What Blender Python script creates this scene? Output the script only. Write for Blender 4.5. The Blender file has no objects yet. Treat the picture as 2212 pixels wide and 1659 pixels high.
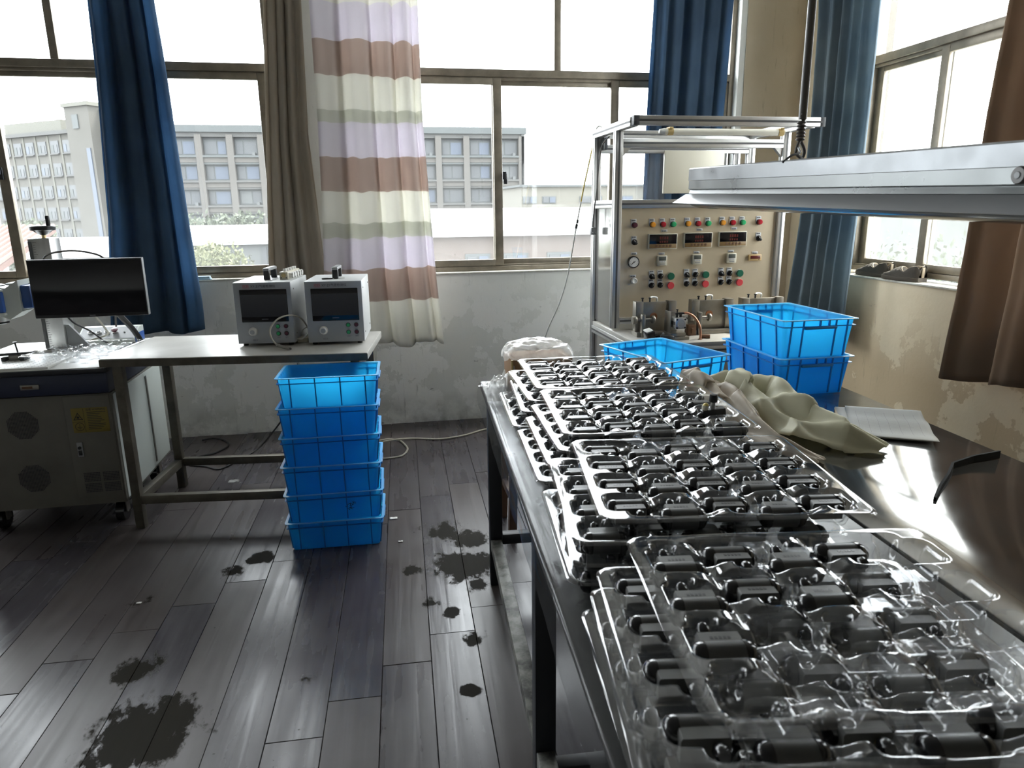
import bpy, bmesh, math, random
from mathutils import Vector, Matrix, Euler, noise
R = math.radians
random.seed(7)
scene = bpy.context.scene
C = scene.collection

# ------------------------------------------------------------------ camera
cam_d = bpy.data.cameras.new('camera'); cam = bpy.data.objects.new('camera', cam_d); C.objects.link(cam)
YAW, PITCH, ROLL, FPX = 0.181824, 0.243967, 0.0120416, 1512.13
_f = Vector((math.sin(YAW)*math.cos(PITCH), math.cos(YAW)*math.cos(PITCH), -math.sin(PITCH)))
_r = Vector((math.cos(YAW), -math.sin(YAW), 0)); _d = _f.cross(_r)
_r2 = _r*math.cos(ROLL) + _d*math.sin(ROLL); _d2 = -_r*math.sin(ROLL) + _d*math.cos(ROLL)
m3 = Matrix((_r2, -_d2, -_f)).transposed()
cam.matrix_world = Matrix.Translation((0, 0, 1.42)) @ m3.to_4x4()
cam_d.sensor_width = 36; cam_d.lens = FPX/2212*36; cam_d.clip_start = .05; cam_d.clip_end = 600
cam_d.dof.use_dof = True; cam_d.dof.focus_distance = 2.7; cam_d.dof.aperture_fstop = 8.0
scene.camera = cam

# ------------------------------------------------------------------ world: bright hazy overcast sky
w = bpy.data.worlds.new('hazy_sky'); scene.world = w; w.use_nodes = True
bg = w.node_tree.nodes['Background']; bg.inputs[0].default_value = (0.93, 0.97, 1.0, 1); bg.inputs[1].default_value = 4.0
sun_d = bpy.data.lights.new('sun', 'SUN'); sun_d.energy = 3.0; sun_d.angle = R(12); sun_d.color = (1, .94, .82)
sun = bpy.data.objects.new('sun', sun_d); C.objects.link(sun)
sun.rotation_euler = Vector((-.80, -.22, -1.25)).to_track_quat('-Z', 'Y').to_euler()   # light comes from the right, high, slightly behind the buildings
def portal(loc, rot, sx, sy):                       # sampling aid only: gives off no light of its own
    d = bpy.data.lights.new('window_portal', 'AREA'); d.shape = 'RECTANGLE'; d.size = sx; d.size_y = sy; d.cycles.is_portal = True
    o = bpy.data.objects.new('window_portal', d); C.objects.link(o); o.location = loc; o.rotation_euler = rot
portal((-1.75, 4.87, 2.0), (R(-90), 0, 0), 2.5, 2.0)
portal((1.2, 4.87, 2.0), (R(-90), 0, 0), 2.5, 2.0)
portal((-4.78, 4.87, 2.0), (R(-90), 0, 0), 2.5, 2.0)
portal((-7.77, 4.87, 2.0), (R(-90), 0, 0), 2.5, 2.0)
portal((3.12, 2.95, 2.0), (0, R(90), 0), 2.0, 2.5)
vs = scene.view_settings
vs.view_transform = 'Standard'; vs.look = 'None'; vs.gamma = 1; vs.use_curve_mapping = False; vs.exposure = 2.05
scene.cycles.transparent_max_bounces = 48
scene.cycles.max_bounces = 16; scene.cycles.diffuse_bounces = 10; scene.cycles.glossy_bounces = 5; scene.cycles.transmission_bounces = 8
scene.cycles.sample_clamp_indirect = 8

# ------------------------------------------------------------------ mesh helpers
class MB:
    def __init__(s): s.v = []; s.f = []
    def add(s, vs, fs, M=None):
        o = len(s.v)
        s.v += [tuple(M @ Vector(p)) if M is not None else tuple(p) for p in vs]
        s.f += [tuple(i+o for i in q) for q in fs]
        return s
    def box(s, x0, x1, y0, y1, z0, z1, bev=0, M=None):
        if x0 > x1: x0, x1 = x1, x0
        if y0 > y1: y0, y1 = y1, y0
        if z0 > z1: z0, z1 = z1, z0
        if bev <= 0:
            vs = [(x, y, z) for x in (x0, x1) for y in (y0, y1) for z in (z0, z1)]
            return s.add(vs, [(0,1,3,2),(4,6,7,5),(0,4,5,1),(2,3,7,6),(0,2,6,4),(1,5,7,3)], M)
        bm = bmesh.new(); bmesh.ops.create_cube(bm, size=1)
        for v in bm.verts: v.co = Vector(((x0+x1)/2+v.co.x*(x1-x0), (y0+y1)/2+v.co.y*(y1-y0), (z0+z1)/2+v.co.z*(z1-z0)))
        bmesh.ops.bevel(bm, geom=bm.edges[:], offset=bev, segments=2, affect='EDGES', profile=.5)
        return s.bm(bm, M)
    def bm(s, bm, M=None):
        bm.verts.index_update()
        s.add([v.co.copy() for v in bm.verts], [[v.index for v in f.verts] for f in bm.faces], M); bm.free(); return s
    def cbox(s, c, size, rot=(0,0,0), bev=0):
        M = Matrix.Translation(c) @ Euler(rot).to_matrix().to_4x4()
        a, b, d = size[0]/2, size[1]/2, size[2]/2
        return s.box(-a, a, -b, b, -d, d, bev, M)
    def ring(s, pts_rings, closed_u=True, cap0=True, cap1=True):
        o = len(s.v); n = len(pts_rings[0])
        for r in pts_rings: s.v += [tuple(p) for p in r]
        for i in range(len(pts_rings)-1):
            for j in range(n if closed_u else n-1):
                k = (j+1) % n
                s.f.append((o+i*n+j, o+i*n+k, o+(i+1)*n+k, o+(i+1)*n+j))
        if cap0: s.f.append(tuple(o+j for j in reversed(range(n))))
        if cap1: s.f.append(tuple(o+(len(pts_rings)-1)*n+j for j in range(n)))
        return s
    def cyl(s, p0, p1, r0, r1=None, n=16, caps=True):
        r1 = r0 if r1 is None else r1
        p0, p1 = Vector(p0), Vector(p1); q = (p1-p0).to_track_quat('Z', 'Y').to_matrix()
        mk = lambda p, r: [p + q @ Vector((r*math.cos(2*math.pi*j/n), r*math.sin(2*math.pi*j/n), 0)) for j in range(n)]
        return s.ring([mk(p0, r0), mk(p1, r1)], True, caps, caps)
    def lathe(s, prof, p0=(0,0,0), axis=(0,0,1), n=20):
        p0 = Vector(p0); q = Vector(axis).to_track_quat('Z', 'Y').to_matrix()
        rings = [[p0 + q @ Vector((r*math.cos(2*math.pi*j/n), r*math.sin(2*math.pi*j/n), z)) for j in range(n)] for r, z in prof]
        return s.ring(rings)
    def tube(s, pts, r, n=8, sub=6):
        P = [Vector(p) for p in pts]; out = []
        for i in range(len(P)-1):
            a, b, c, d = P[max(i-1,0)], P[i], P[i+1], P[min(i+2,len(P)-1)]
            for k in range(sub):
                t = k/sub
                out.append(.5*((2*b)+(c-a)*t+(2*a-5*b+4*c-d)*t*t+(3*b-a-3*c+d)*t**3))
        out.append(P[-1]); rings = []; up = Vector((0, 0, 1)); prev = None
        for i, p in enumerate(out):
            t = (out[min(i+1, len(out)-1)]-out[max(i-1, 0)]).normalized()
            if prev is None: a = t.orthogonal().normalized()
            else: a = (prev - t*prev.dot(t)).normalized()
            prev = a; b = t.cross(a)
            rings.append([p + a*r*math.cos(2*math.pi*j/n) + b*r*math.sin(2*math.pi*j/n) for j in range(n)])
        return s.ring(rings)
    def grid(s, nu, nv, fn):
        o = len(s.v)
        for i in range(nu+1):
            for j in range(nv+1): s.v.append(tuple(fn(i/nu, j/nv)))
        for i in range(nu):
            for j in range(nv):
                a = o+i*(nv+1)+j; s.f.append((a, a+nv+1, a+nv+2, a+1))
        return s
    def prism(s, poly, y0, y1, M=None):            # polygon in xz, extruded along y
        n = len(poly); vs = [(x, y0, z) for x, z in poly] + [(x, y1, z) for x, z in poly]
        fs = [tuple(range(n)), tuple(reversed(range(n, 2*n)))] + [(j, n+j, n+(j+1)%n, (j+1)%n) for j in range(n)]
        return s.add(vs, fs, M)
    def mesh(s, name, off=(0,0,0), smooth=40):
        me = bpy.data.meshes.new(name); o = Vector(off)
        me.from_pydata([tuple(Vector(p)-o) for p in s.v], [], s.f); me.update()
        if smooth:
            me.polygons.foreach_set('use_smooth', [True]*len(me.polygons))
            me.set_sharp_from_angle(angle=R(smooth))
        return me
    def build(s, name, mat, parent=None, local=False, origin=None, smooth=40):
        off = (0,0,0)
        if parent is not None and not local: off = wloc(parent)
        elif origin is not None: off = origin
        me = s.mesh(name, off, smooth); me.materials.append(MAT[mat] if isinstance(mat, str) else mat)
        o = bpy.data.objects.new(name, me); C.objects.link(o)
        if parent is not None: o.parent = parent
        elif origin is not None: o.location = origin
        return o
def wloc(o):
    l = Vector((0,0,0))
    while o is not None: l += o.location; o = o.parent
    return l
def recalc(o):
    bm = bmesh.new(); bm.from_mesh(o.data); bmesh.ops.recalc_face_normals(bm, faces=bm.faces); bm.to_mesh(o.data); bm.free(); return o
def tag(o, label=None, cat=None, group=None, kind=None):
    if label: o['label'] = label
    if cat: o['category'] = cat
    if group: o['group'] = group
    if kind: o['kind'] = kind
    return o
def thing(name, label, cat, loc=(0,0,0), rotz=0, group=None):
    o = bpy.data.objects.new(name, None); C.objects.link(o); o.empty_display_size = .05
    o.location = loc; o.rotation_euler = (0, 0, rotz)
    return tag(o, label, cat, group)
def struct(o): o['kind'] = 'structure'; return o
def copy_tree(o, parent=None):
    c = o.copy(); C.objects.link(c); c.parent = parent
    for ch in o.children: copy_tree(ch, c)
    return c
def fbm(x, y, z=0, oct=4):
    a, s, f = 0, .5, 1
    for _ in range(oct): a += s*noise.noise((x*f, y*f, z*f)); s *= .5; f *= 2.1
    return a

# ------------------------------------------------------------------ materials
MAT = {}
def nodes(name):
    m = bpy.data.materials.new(name); m.use_nodes = True; MAT[name] = m
    nt = m.node_tree; nt.nodes.clear(); return m, nt, nt.nodes, nt.links
def N(nt, t, **kw):
    n = nt.nodes.new(t)
    for k, v in kw.items():
        if k.startswith('_'): setattr(n, k[1:], v)
    return n
def pbr(name, col, rough=.5, metal=0, noise_amt=0, noise_scale=8, col2=None, bump=0, bump_scale=60, spec=.5, coat=0, rvar=0, aniso=None):
    m, nt, ns, lk = nodes(name)
    out = ns.new('ShaderNodeOutputMaterial'); b = ns.new('ShaderNodeBsdfPrincipled')
    b.inputs['Base Color'].default_value = (*col, 1); b.inputs['Roughness'].default_value = rough; b.inputs['Metallic'].default_value = metal
    b.inputs['Specular IOR Level'].default_value = spec; b.inputs['Coat Weight'].default_value = coat
    lk.new(b.outputs[0], out.inputs[0])
    tc = ns.new('ShaderNodeTexCoord'); mp = ns.new('ShaderNodeMapping'); lk.new(tc.outputs['Object'], mp.inputs[0])
    if aniso: mp.inputs['Scale'].default_value = aniso
    if col2 or rvar:
        nz = ns.new('ShaderNodeTexNoise'); nz.inputs['Scale'].default_value = noise_scale; nz.inputs['Detail'].default_value = 6; nz.inputs['Roughness'].default_value = .62
        lk.new(mp.outputs[0], nz.inputs[0])
    if col2:
        cr = ns.new('ShaderNodeValToRGB'); e = cr.color_ramp.elements
        e[0].position = .5-noise_amt; e[1].position = .5+noise_amt; e[0].color = (*col, 1); e[1].color = (*col2, 1)
        lk.new(nz.outputs[0], cr.inputs[0]); lk.new(cr.outputs[0], b.inputs['Base Color'])
    if rvar:
        mr = ns.new('ShaderNodeMapRange'); mr.inputs[1].default_value = .3; mr.inputs[2].default_value = .7
        mr.inputs[3].default_value = max(rough-rvar, .02); mr.inputs[4].default_value = rough+rvar
        lk.new(nz.outputs[0], mr.inputs[0]); lk.new(mr.outputs[0], b.inputs['Roughness'])
    if bump:
        n2 = ns.new('ShaderNodeTexNoise'); n2.inputs['Scale'].default_value = bump_scale; n2.inputs['Detail'].default_value = 4
        lk.new(mp.outputs[0], n2.inputs[0]); bp = ns.new('ShaderNodeBump'); bp.inputs['Strength'].default_value = bump; bp.inputs['Distance'].default_value = .01
        lk.new(n2.outputs[0], bp.inputs['Height']); lk.new(bp.outputs[0], b.inputs['Normal'])
    return m
def fabric(name, col, trans=.35, col2=None, scale=6, rough=.9, tb=1.0):
    m, nt, ns, lk = nodes(name); out = ns.new('ShaderNodeOutputMaterial')
    d = ns.new('ShaderNodeBsdfPrincipled'); d.inputs['Roughness'].default_value = rough; d.inputs['Specular IOR Level'].default_value = .2
    t = ns.new('ShaderNodeBsdfTranslucent'); mx = ns.new('ShaderNodeMixShader'); mx.inputs[0].default_value = trans
    d.inputs['Base Color'].default_value = (*col, 1); t.inputs[0].default_value = (*col, 1)
    if col2:
        tc = ns.new('ShaderNodeTexCoord'); nz = ns.new('ShaderNodeTexNoise'); nz.inputs['Scale'].default_value = scale; nz.inputs['Detail'].default_value = 5
        lk.new(tc.outputs['Object'], nz.inputs[0]); cr = ns.new('ShaderNodeValToRGB'); e = cr.color_ramp.elements
        e[0].position = .35; e[1].position = .65; e[0].color = (*col, 1); e[1].color = (*col2, 1)
        lk.new(nz.outputs[0], cr.inputs[0]); lk.new(cr.outputs[0], d.inputs['Base Color'])
        vm_ = ns.new('ShaderNodeVectorMath'); vm_.operation = 'SCALE'; vm_.inputs['Scale'].default_value = tb; lk.new(cr.outputs[0], vm_.inputs[0]); lk.new(vm_.outputs[0], t.inputs[0])
    lk.new(d.outputs[0], mx.inputs[1]); lk.new(t.outputs[0], mx.inputs[2]); lk.new(mx.outputs[0], out.inputs[0])
    return m
def clear_film(name, rough=.06, haze=.04, tint=(.97,.98,.99), ior=1.5, hz_col=(.9,.92,.95), noise_scale=None, hz2=0, strength=1.0, grime=None):
    # thin clear plastic or glass sheet: fresnel reflection over plain see-through, with a little milky haze
    m, nt, ns, lk = nodes(name); out = ns.new('ShaderNodeOutputMaterial')
    tr = ns.new('ShaderNodeBsdfTransparent'); tr.inputs[0].default_value = (*tint, 1)
    gl = ns.new('ShaderNodeBsdfGlossy'); gl.inputs['Roughness'].default_value = rough; gl.inputs[0].default_value = (1,1,1,1)
    fr = ns.new('ShaderNodeFresnel'); ge = ns.new('ShaderNodeNewGeometry'); io = ns.new('ShaderNodeMix'); io.inputs[2].default_value = ior; io.inputs[3].default_value = 1/ior      # a thin sheet reflects alike from both sides
    lk.new(ge.outputs['Backfacing'], io.inputs[0]); lk.new(io.outputs[0], fr.inputs[0])
    m1 = ns.new('ShaderNodeMixShader'); lk.new(tr.outputs[0], m1.inputs[1]); lk.new(gl.outputs[0], m1.inputs[2])
    ml = ns.new('ShaderNodeMath'); ml.operation = 'MULTIPLY'; ml.use_clamp = True; ml.inputs[1].default_value = strength
    lk.new(fr.outputs[0], ml.inputs[0]); lk.new(ml.outputs[0], m1.inputs[0])
    df = ns.new('ShaderNodeBsdfDiffuse'); df.inputs[0].default_value = (*hz_col, 1)
    tl = ns.new('ShaderNodeBsdfTranslucent'); tl.inputs[0].default_value = (*hz_col, 1)
    mh = ns.new('ShaderNodeMixShader'); mh.inputs[0].default_value = .5; lk.new(df.outputs[0], mh.inputs[1]); lk.new(tl.outputs[0], mh.inputs[2])
    m2 = ns.new('ShaderNodeMixShader'); m2.inputs[0].default_value = haze
    lk.new(m1.outputs[0], m2.inputs[1]); lk.new(mh.outputs[0], m2.inputs[2]); lk.new(m2.outputs[0], out.inputs[0])
    if noise_scale:
        tc = ns.new('ShaderNodeTexCoord'); nz = ns.new('ShaderNodeTexNoise'); nz.inputs['Scale'].default_value = noise_scale; nz.inputs['Detail'].default_value = 8; nz.inputs['Roughness'].default_value = .7
        lk.new(tc.outputs['Object'], nz.inputs[0]); mr = ns.new('ShaderNodeMapRange'); mr.inputs[1].default_value = .4; mr.inputs[2].default_value = .75
        mr.inputs[3].default_value = haze; mr.inputs[4].default_value = haze+hz2; lk.new(nz.outputs[0], mr.inputs[0])
        if grime:                                      # settled dust: more of it towards the bottom of the pane
            sp = ns.new('ShaderNodeSeparateXYZ'); lk.new(tc.outputs['Object'], sp.inputs[0])
            g = ns.new('ShaderNodeMapRange'); g.inputs[1].default_value = grime[0]; g.inputs[2].default_value = grime[1]; g.inputs[3].default_value = grime[2]; g.inputs[4].default_value = 0
            lk.new(sp.outputs['Z'], g.inputs[0]); ad = ns.new('ShaderNodeMath'); ad.operation = 'ADD'
            lk.new(mr.outputs[0], ad.inputs[0]); lk.new(g.outputs[0], ad.inputs[1]); lk.new(ad.outputs[0], m2.inputs[0])
        else: lk.new(mr.outputs[0], m2.inputs[0])
    return m

def wall_mat(name, base, base2, bare, stain, bare_z, scale=1.0):
    # old painted plaster: tone clouds, flaked patches low down, streaks, scuffs
    m, nt, ns, lk = nodes(name); out = ns.new('ShaderNodeOutputMaterial'); b = ns.new('ShaderNodeBsdfPrincipled'); lk.new(b.outputs[0], out.inputs[0])
    b.inputs['Roughness'].default_value = .75; b.inputs['Specular IOR Level'].default_value = .25
    g = ns.new('ShaderNodeNewGeometry'); pos = g.outputs['Position']
    def nz(sc, det=6, rough=.6, stretch=None):
        n = ns.new('ShaderNodeTexNoise'); n.inputs['Scale'].default_value = sc; n.inputs['Detail'].default_value = det; n.inputs['Roughness'].default_value = rough
        if stretch:
            mp = ns.new('ShaderNodeMapping'); mp.inputs['Scale'].default_value = stretch; lk.new(pos, mp.inputs[0]); lk.new(mp.outputs[0], n.inputs[0])
        else: lk.new(pos, n.inputs[0])
        return n.outputs[0]
    def ramp(src, a, c, v0=0, v1=1):
        r = ns.new('ShaderNodeMapRange'); r.clamp = True
        for i, v in enumerate((a, c, v0, v1)): r.inputs[i+1].default_value = v
        lk.new(src, r.inputs[0]); return r.outputs[0]
    def mix(f, a, c):
        x = ns.new('ShaderNodeMix'); x.data_type = 'RGBA'
        lk.new(f, x.inputs[0])
        for i, v in ((6, a), (7, c)):
            if isinstance(v, tuple): x.inputs[i].default_value = (*v, 1)
            else: lk.new(v, x.inputs[i])
        return x.outputs[2]
    def mth(op, a, c):
        x = ns.new('ShaderNodeMath'); x.operation = op; x.use_clamp = True
        for i, v in enumerate((a, c)):
            if isinstance(v, (int, float)): x.inputs[i].default_value = v
            else: lk.new(v, x.inputs[i])
        return x.outputs[0]
    sp = ns.new('ShaderNodeSeparateXYZ'); lk.new(pos, sp.inputs[0]); z = sp.outputs['Z']
    col = mix(ramp(nz(1.6), .35, .68), base, base2)
    flake_f = mth('MULTIPLY', ramp(nz(3.0, 10, .62), .49, .505), ramp(z, bare_z-.15, bare_z+.25, 1, 0))
    col = mix(flake_f, col, bare)
    streak = mth('MULTIPLY', ramp(nz(7, 5, .7, (6, 6, .5)), .60, .76), ramp(nz(1.3), .45, .6))
    col = mix(mth('MULTIPLY', streak, .8), col, stain)
    scuff = mth('MULTIPLY', ramp(nz(9, 10, .75, (1, 1, 2.2)), .64, .70), ramp(z, .5, 1.3, .9, .25))
    col = mix(scuff, col, stain)
    low = mth('MULTIPLY', ramp(z, .0, .22, 1, 0), ramp(nz(5, 8), .40, .62)); col = mix(mth('MULTIPLY', low, .7), col, stain)
    lk.new(col, b.inputs['Base Color'])
    bp = ns.new('ShaderNodeBump'); bp.inputs['Strength'].default_value = .35; bp.inputs['Distance'].default_value = .004
    hh = ns.new('ShaderNodeMath'); hh.operation = 'SUBTRACT'; lk.new(nz(25, 6), hh.inputs[0]); lk.new(flake_f, hh.inputs[1])
    lk.new(hh.outputs[0], bp.inputs['Height']); lk.new(bp.outputs[0], b.inputs['Normal'])
    return m
wall_mat('plaster_grey', (.72,.73,.69), (.80,.80,.76), (.86,.86,.83), (.13,.125,.11), .80)
wall_mat('plaster_beige', (.74,.63,.45), (.80,.70,.53), (.60,.48,.32), (.24,.18,.11), .62)
wall_mat('plaster_corner', (.46,.39,.28), (.52,.45,.34), (.56,.48,.35), (.18,.15,.10), .4)
pbr('ceiling_paint', (.82,.81,.78), .85)
pbr('rear_paint', (.70,.69,.66), .85)
pbr('sill_paint', (.66,.65,.60), .6, col2=(.45,.43,.38), noise_amt=.12, noise_scale=14)
pbr('window_bronze', (.165,.140,.105), .42, .3, col2=(.27,.235,.18), noise_amt=.2, noise_scale=9)
clear_film('window_glass', .02, .005, (.98,.99,.99), 1.45, (.95,.96,.95), 7, .008, 1.0, (.07, .85, .030))
clear_film('window_glass_frosty', .03, .02, (.97,.98,.97), 1.45, (.93,.93,.86), 9, .01, 1.0, (.07, .60, .02))
def floor_mat():
    m, nt, ns, lk = nodes('dark_laminate'); out = ns.new('ShaderNodeOutputMaterial'); b = ns.new('ShaderNodeBsdfPrincipled'); lk.new(b.outputs[0], out.inputs[0])
    g = ns.new('ShaderNodeNewGeometry'); pos = g.outputs['Position']; oi = ns.new('ShaderNodeObjectInfo'); tc = ns.new('ShaderNodeTexCoord')
    def mth(op, a, c, cl=False):
        x = ns.new('ShaderNodeMath'); x.operation = op; x.use_clamp = cl
        for i, v in enumerate((a, c)):
            if isinstance(v, (int, float)): x.inputs[i].default_value = v
            else: lk.new(v, x.inputs[i])
        return x.outputs[0]
    def nz(sc, det, rough, stretch=None, src=None, dist=0):
        n = ns.new('ShaderNodeTexNoise'); n.inputs['Scale'].default_value = sc; n.inputs['Detail'].default_value = det; n.inputs['Roughness'].default_value = rough; n.inputs['Distortion'].default_value = dist
        s = src or pos
        if stretch:
            mp = ns.new('ShaderNodeMapping'); mp.inputs['Scale'].default_value = stretch; lk.new(s, mp.inputs[0]); s = mp.outputs[0]
        lk.new(s, n.inputs[0]); return n.outputs[0]
    def ramp(src, a, c, v0=0, v1=1):
        r = ns.new('ShaderNodeMapRange')
        for i, v in enumerate((a, c, v0, v1)): r.inputs[i+1].default_value = v
        lk.new(src, r.inputs[0]); return r.outputs[0]
    def mix(f, a, c):
        x = ns.new('ShaderNodeMix'); x.data_type = 'RGBA'; lk.new(f, x.inputs[0])
        for i, v in ((6, a), (7, c)):
            if isinstance(v, tuple): x.inputs[i].default_value = (*v, 1)
            else: lk.new(v, x.inputs[i])
        return x.outputs[2]
    # grain runs along each board, shifted per board
    off = ns.new('ShaderNodeVectorMath'); off.operation = 'ADD'; cmb = ns.new('ShaderNodeCombineXYZ')
    lk.new(mth('MULTIPLY', oi.outputs['Random'], 31.0), cmb.inputs[0]); lk.new(mth('MULTIPLY', oi.outputs['Random'], 17.0), cmb.inputs[1])
    lk.new(tc.outputs['Object'], off.inputs[0]); lk.new(cmb.outputs[0], off.inputs[1]); ov = off.outputs[0]
    grain = nz(9, 6, .6, (3.2, .30, 1), ov, .3)
    wide = nz(6, 2, .45, (4.2, .22, 1), ov, .5)
    col = mix(ramp(grain, .3, .7), (.046,.042,.050), (.068,.063,.072))
    col = mix(ramp(oi.outputs['Random'], 0, 1, 0, .65), col, (.070,.054,.046))
    # dried spills: a few places, ragged edges
    acc = None
    for (x, y, rad, st) in ((.27,2.62,.22,1), (.22,2.95,.20,.8), (-.73,1.85,.24,1), (-.84,2.15,.15,.8), (-.57,2.85,.10,1), (.20,1.84,.045,1.2), (-.55,3.35,.22,.40), (.05,3.85,.3,.4), (-.3,1.55,.2,.4), (.12,2.35,.12,.6), (-.95,2.6,.2,.5), (-.3,2.0,.1,.5), (.24,2.1,.10,.7), (-.80,1.55,.22,1), (.32,2.85,.16,.9), (.06,2.62,.08,.9), (-.66,2.75,.10,.8), (.19,2.28,.06,1), (.30,2.45,.10,.8)):
        dv = ns.new('ShaderNodeVectorMath'); dv.operation = 'DISTANCE'; lk.new(pos, dv.inputs[0]); dv.inputs[1].default_value = (x, y, 0)
        s = ramp(dv.outputs['Value'], rad*1.25, 0, 0, st)
        acc = s if acc is None else mth('MAXIMUM', acc, s)
    rag = nz(14, 9, .68, (1.4, .8, 1))
    spill = ramp(mth('ADD', mth('MULTIPLY', acc, .62), mth('MULTIPLY', rag, .75)), .66, .74)
    specks = ramp(nz(38, 3, .5), .75, .77)
    dirt = mth('MAXIMUM', spill, specks, True)
    dust = ramp(nz(2.2, 8, .6), .42, .70, 0, .22)
    col = mix(dust, col, (.16,.155,.15)); col = mix(mth('MULTIPLY', dirt, .93), col, (.016,.014,.009)); lk.new(ramp(dirt, 0, 1, .32, .05), b.inputs['Specular IOR Level'])
    lk.new(col, b.inputs['Base Color'])
    rg = mth('ADD', ramp(wide, .30, .70, .19, .29), ramp(oi.outputs['Random'], 0, 1, -.03, .10)); rg = mth('ADD', rg, mth('MULTIPLY', dust, .35)); rg = mth('MAXIMUM', rg, mth('MULTIPLY', dirt, .62)); lk.new(rg, b.inputs['Roughness'])
    b.inputs['Specular IOR Level'].default_value = .42
    bp = ns.new('ShaderNodeBump'); bp.inputs['Strength'].default_value = .22; bp.inputs['Distance'].default_value = .005
    lk.new(mth('ADD', wide, mth('MULTIPLY', grain, .12)), bp.inputs['Height']); lk.new(bp.outputs[0], b.inputs['Normal'])
floor_mat()
pbr('subfloor', (.02,.018,.016), .9)
fabric('curtain_navy', (.036,.060,.092), .45, (.050,.082,.120), 3, tb=3.8)
fabric('curtain_teal_navy', (.09,.125,.155), .40, (.15,.185,.205), 3, tb=1.6)
fabric('curtain_beige', (.42,.37,.30), .22, (.48,.43,.36), 2.5)
fabric('curtain_brown', (.25,.18,.125), .28, (.29,.21,.15), 2.5)
fabric('cloth_sage', (.60,.58,.42), .25, (.72,.70,.54), 5, .5)
fabric('cloth_taupe', (.46,.39,.30), .2, (.56,.49,.39), 16, .5)
def stripe_mat():
    m = fabric('curtain_striped', (.7,.7,.7), .5); nt = m.node_tree; ns = nt.nodes; lk = nt.links
    tc = ns.new('ShaderNodeTexCoord'); sp = ns.new('ShaderNodeSeparateXYZ'); lk.new(tc.outputs['Object'], sp.inputs[0])
    mr = ns.new('ShaderNodeMapRange'); mr.inputs[1].default_value = .5; mr.inputs[2].default_value = 3.0
    nz = ns.new('ShaderNodeTexNoise'); nz.inputs['Scale'].default_value = 1; nz.inputs['Detail'].default_value = 1; mp = ns.new('ShaderNodeMapping'); mp.inputs['Scale'].default_value = (9, 0, 1.2); lk.new(tc.outputs['Object'], mp.inputs[0]); lk.new(mp.outputs[0], nz.inputs[0])
    ma = ns.new('ShaderNodeMath'); ma.operation = 'MULTIPLY_ADD'; ma.inputs[1].default_value = .055; lk.new(nz.outputs[0], ma.inputs[0]); sb = ns.new('ShaderNodeMath'); sb.operation = 'SUBTRACT'; sb.inputs[1].default_value = .0275; lk.new(sp.outputs['Z'], sb.inputs[0]); lk.new(sb.outputs[0], ma.inputs[2]); lk.new(ma.outputs[0], mr.inputs[0])
    cr = ns.new('ShaderNodeValToRGB'); cr.color_ramp.interpolation = 'CONSTANT'; el = cr.color_ramp.elements
    cream, lil, brn, sage = (.82,.81,.76), (.76,.73,.77), (.56,.475,.43), (.64,.64,.58)
    L = [(.5,cream),(.874,brn),(1.075,lil),(1.26,sage),(1.341,cream),(1.532,brn),(1.722,lil),(1.921,sage),(1.993,cream),(2.176,brn),(2.365,lil),(2.553,cream),(2.75,brn)]
    while len(el) < len(L): el.new(.99)
    for e, (z, c) in zip(el, L): e.position = (z-.5)/2.5; e.color = (*c, 1)
    lk.new(mr.outputs[0], cr.inputs[0])
    for n in ns:
        if n.type == 'BSDF_PRINCIPLED': lk.new(cr.outputs[0], n.inputs['Base Color'])
        if n.type == 'BSDF_TRANSLUCENT': lk.new(cr.outputs[0], n.inputs[0])
stripe_mat()
def crate_mat():
    m, nt, ns, lk = nodes('crate_blue'); out = ns.new('ShaderNodeOutputMaterial')
    d = ns.new('ShaderNodeBsdfPrincipled'); d.inputs['Base Color'].default_value = (.042,.42,.84,1); d.inputs['Roughness'].default_value = .38
    t = ns.new('ShaderNodeBsdfTranslucent'); t.inputs[0].default_value = (.16,.76,1.0,1)
    mx = ns.new('ShaderNodeMixShader'); mx.inputs[0].default_value = .72
    tc = ns.new('ShaderNodeTexCoord'); nz = ns.new('ShaderNodeTexNoise'); nz.inputs['Scale'].default_value = 9; nz.inputs['Detail'].default_value = 7
    lk.new(tc.outputs['Object'], nz.inputs[0]); mr = ns.new('ShaderNodeMapRange'); mr.inputs[1].default_value = .3; mr.inputs[2].default_value = .75; mr.inputs[3].default_value = .30; mr.inputs[4].default_value = .55
    lk.new(nz.outputs[0], mr.inputs[0]); lk.new(mr.outputs[0], d.inputs['Roughness'])
    lk.new(d.outputs[0], mx.inputs[1]); lk.new(t.outputs[0], mx.inputs[2]); lk.new(mx.outputs[0], out.inputs[0])
crate_mat()
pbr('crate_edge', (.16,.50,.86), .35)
pbr('crate_rib', (.014,.19,.50), .4)
pbr('rubber_matte', (.014,.014,.014), .75, spec=.1)
clear_film('tray_clear', .055, .022, (.975,.98,.985), 1.52, (.85,.88,.92), strength=1.3)
clear_film('film_clear', .09, .03, (.74,.745,.75), 1.40, (.85,.87,.88), 12, .03, .25)
clear_film('bag_milky', .25, .34, (.95,.95,.94), 1.45, (.86,.86,.84), 10, .2)
pbr('black_plastic', (.014,.014,.015), .34)
pbr('black_rubber', (.008,.008,.009), .16)
pbr('pump_block', (.060,.061,.057), .42, col2=(.08,.08,.074), noise_amt=.2, noise_scale=40)
pbr('pump_grey', (.030,.031,.030), .36, col2=(.042,.042,.040), noise_amt=.2, noise_scale=40)
pbr('brass', (.62,.50,.28), .3, 1)
pbr('steel_top', (.23,.225,.21), .10, .85, col2=(.185,.18,.17), noise_amt=.2, noise_scale=5, rvar=.05)
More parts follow.
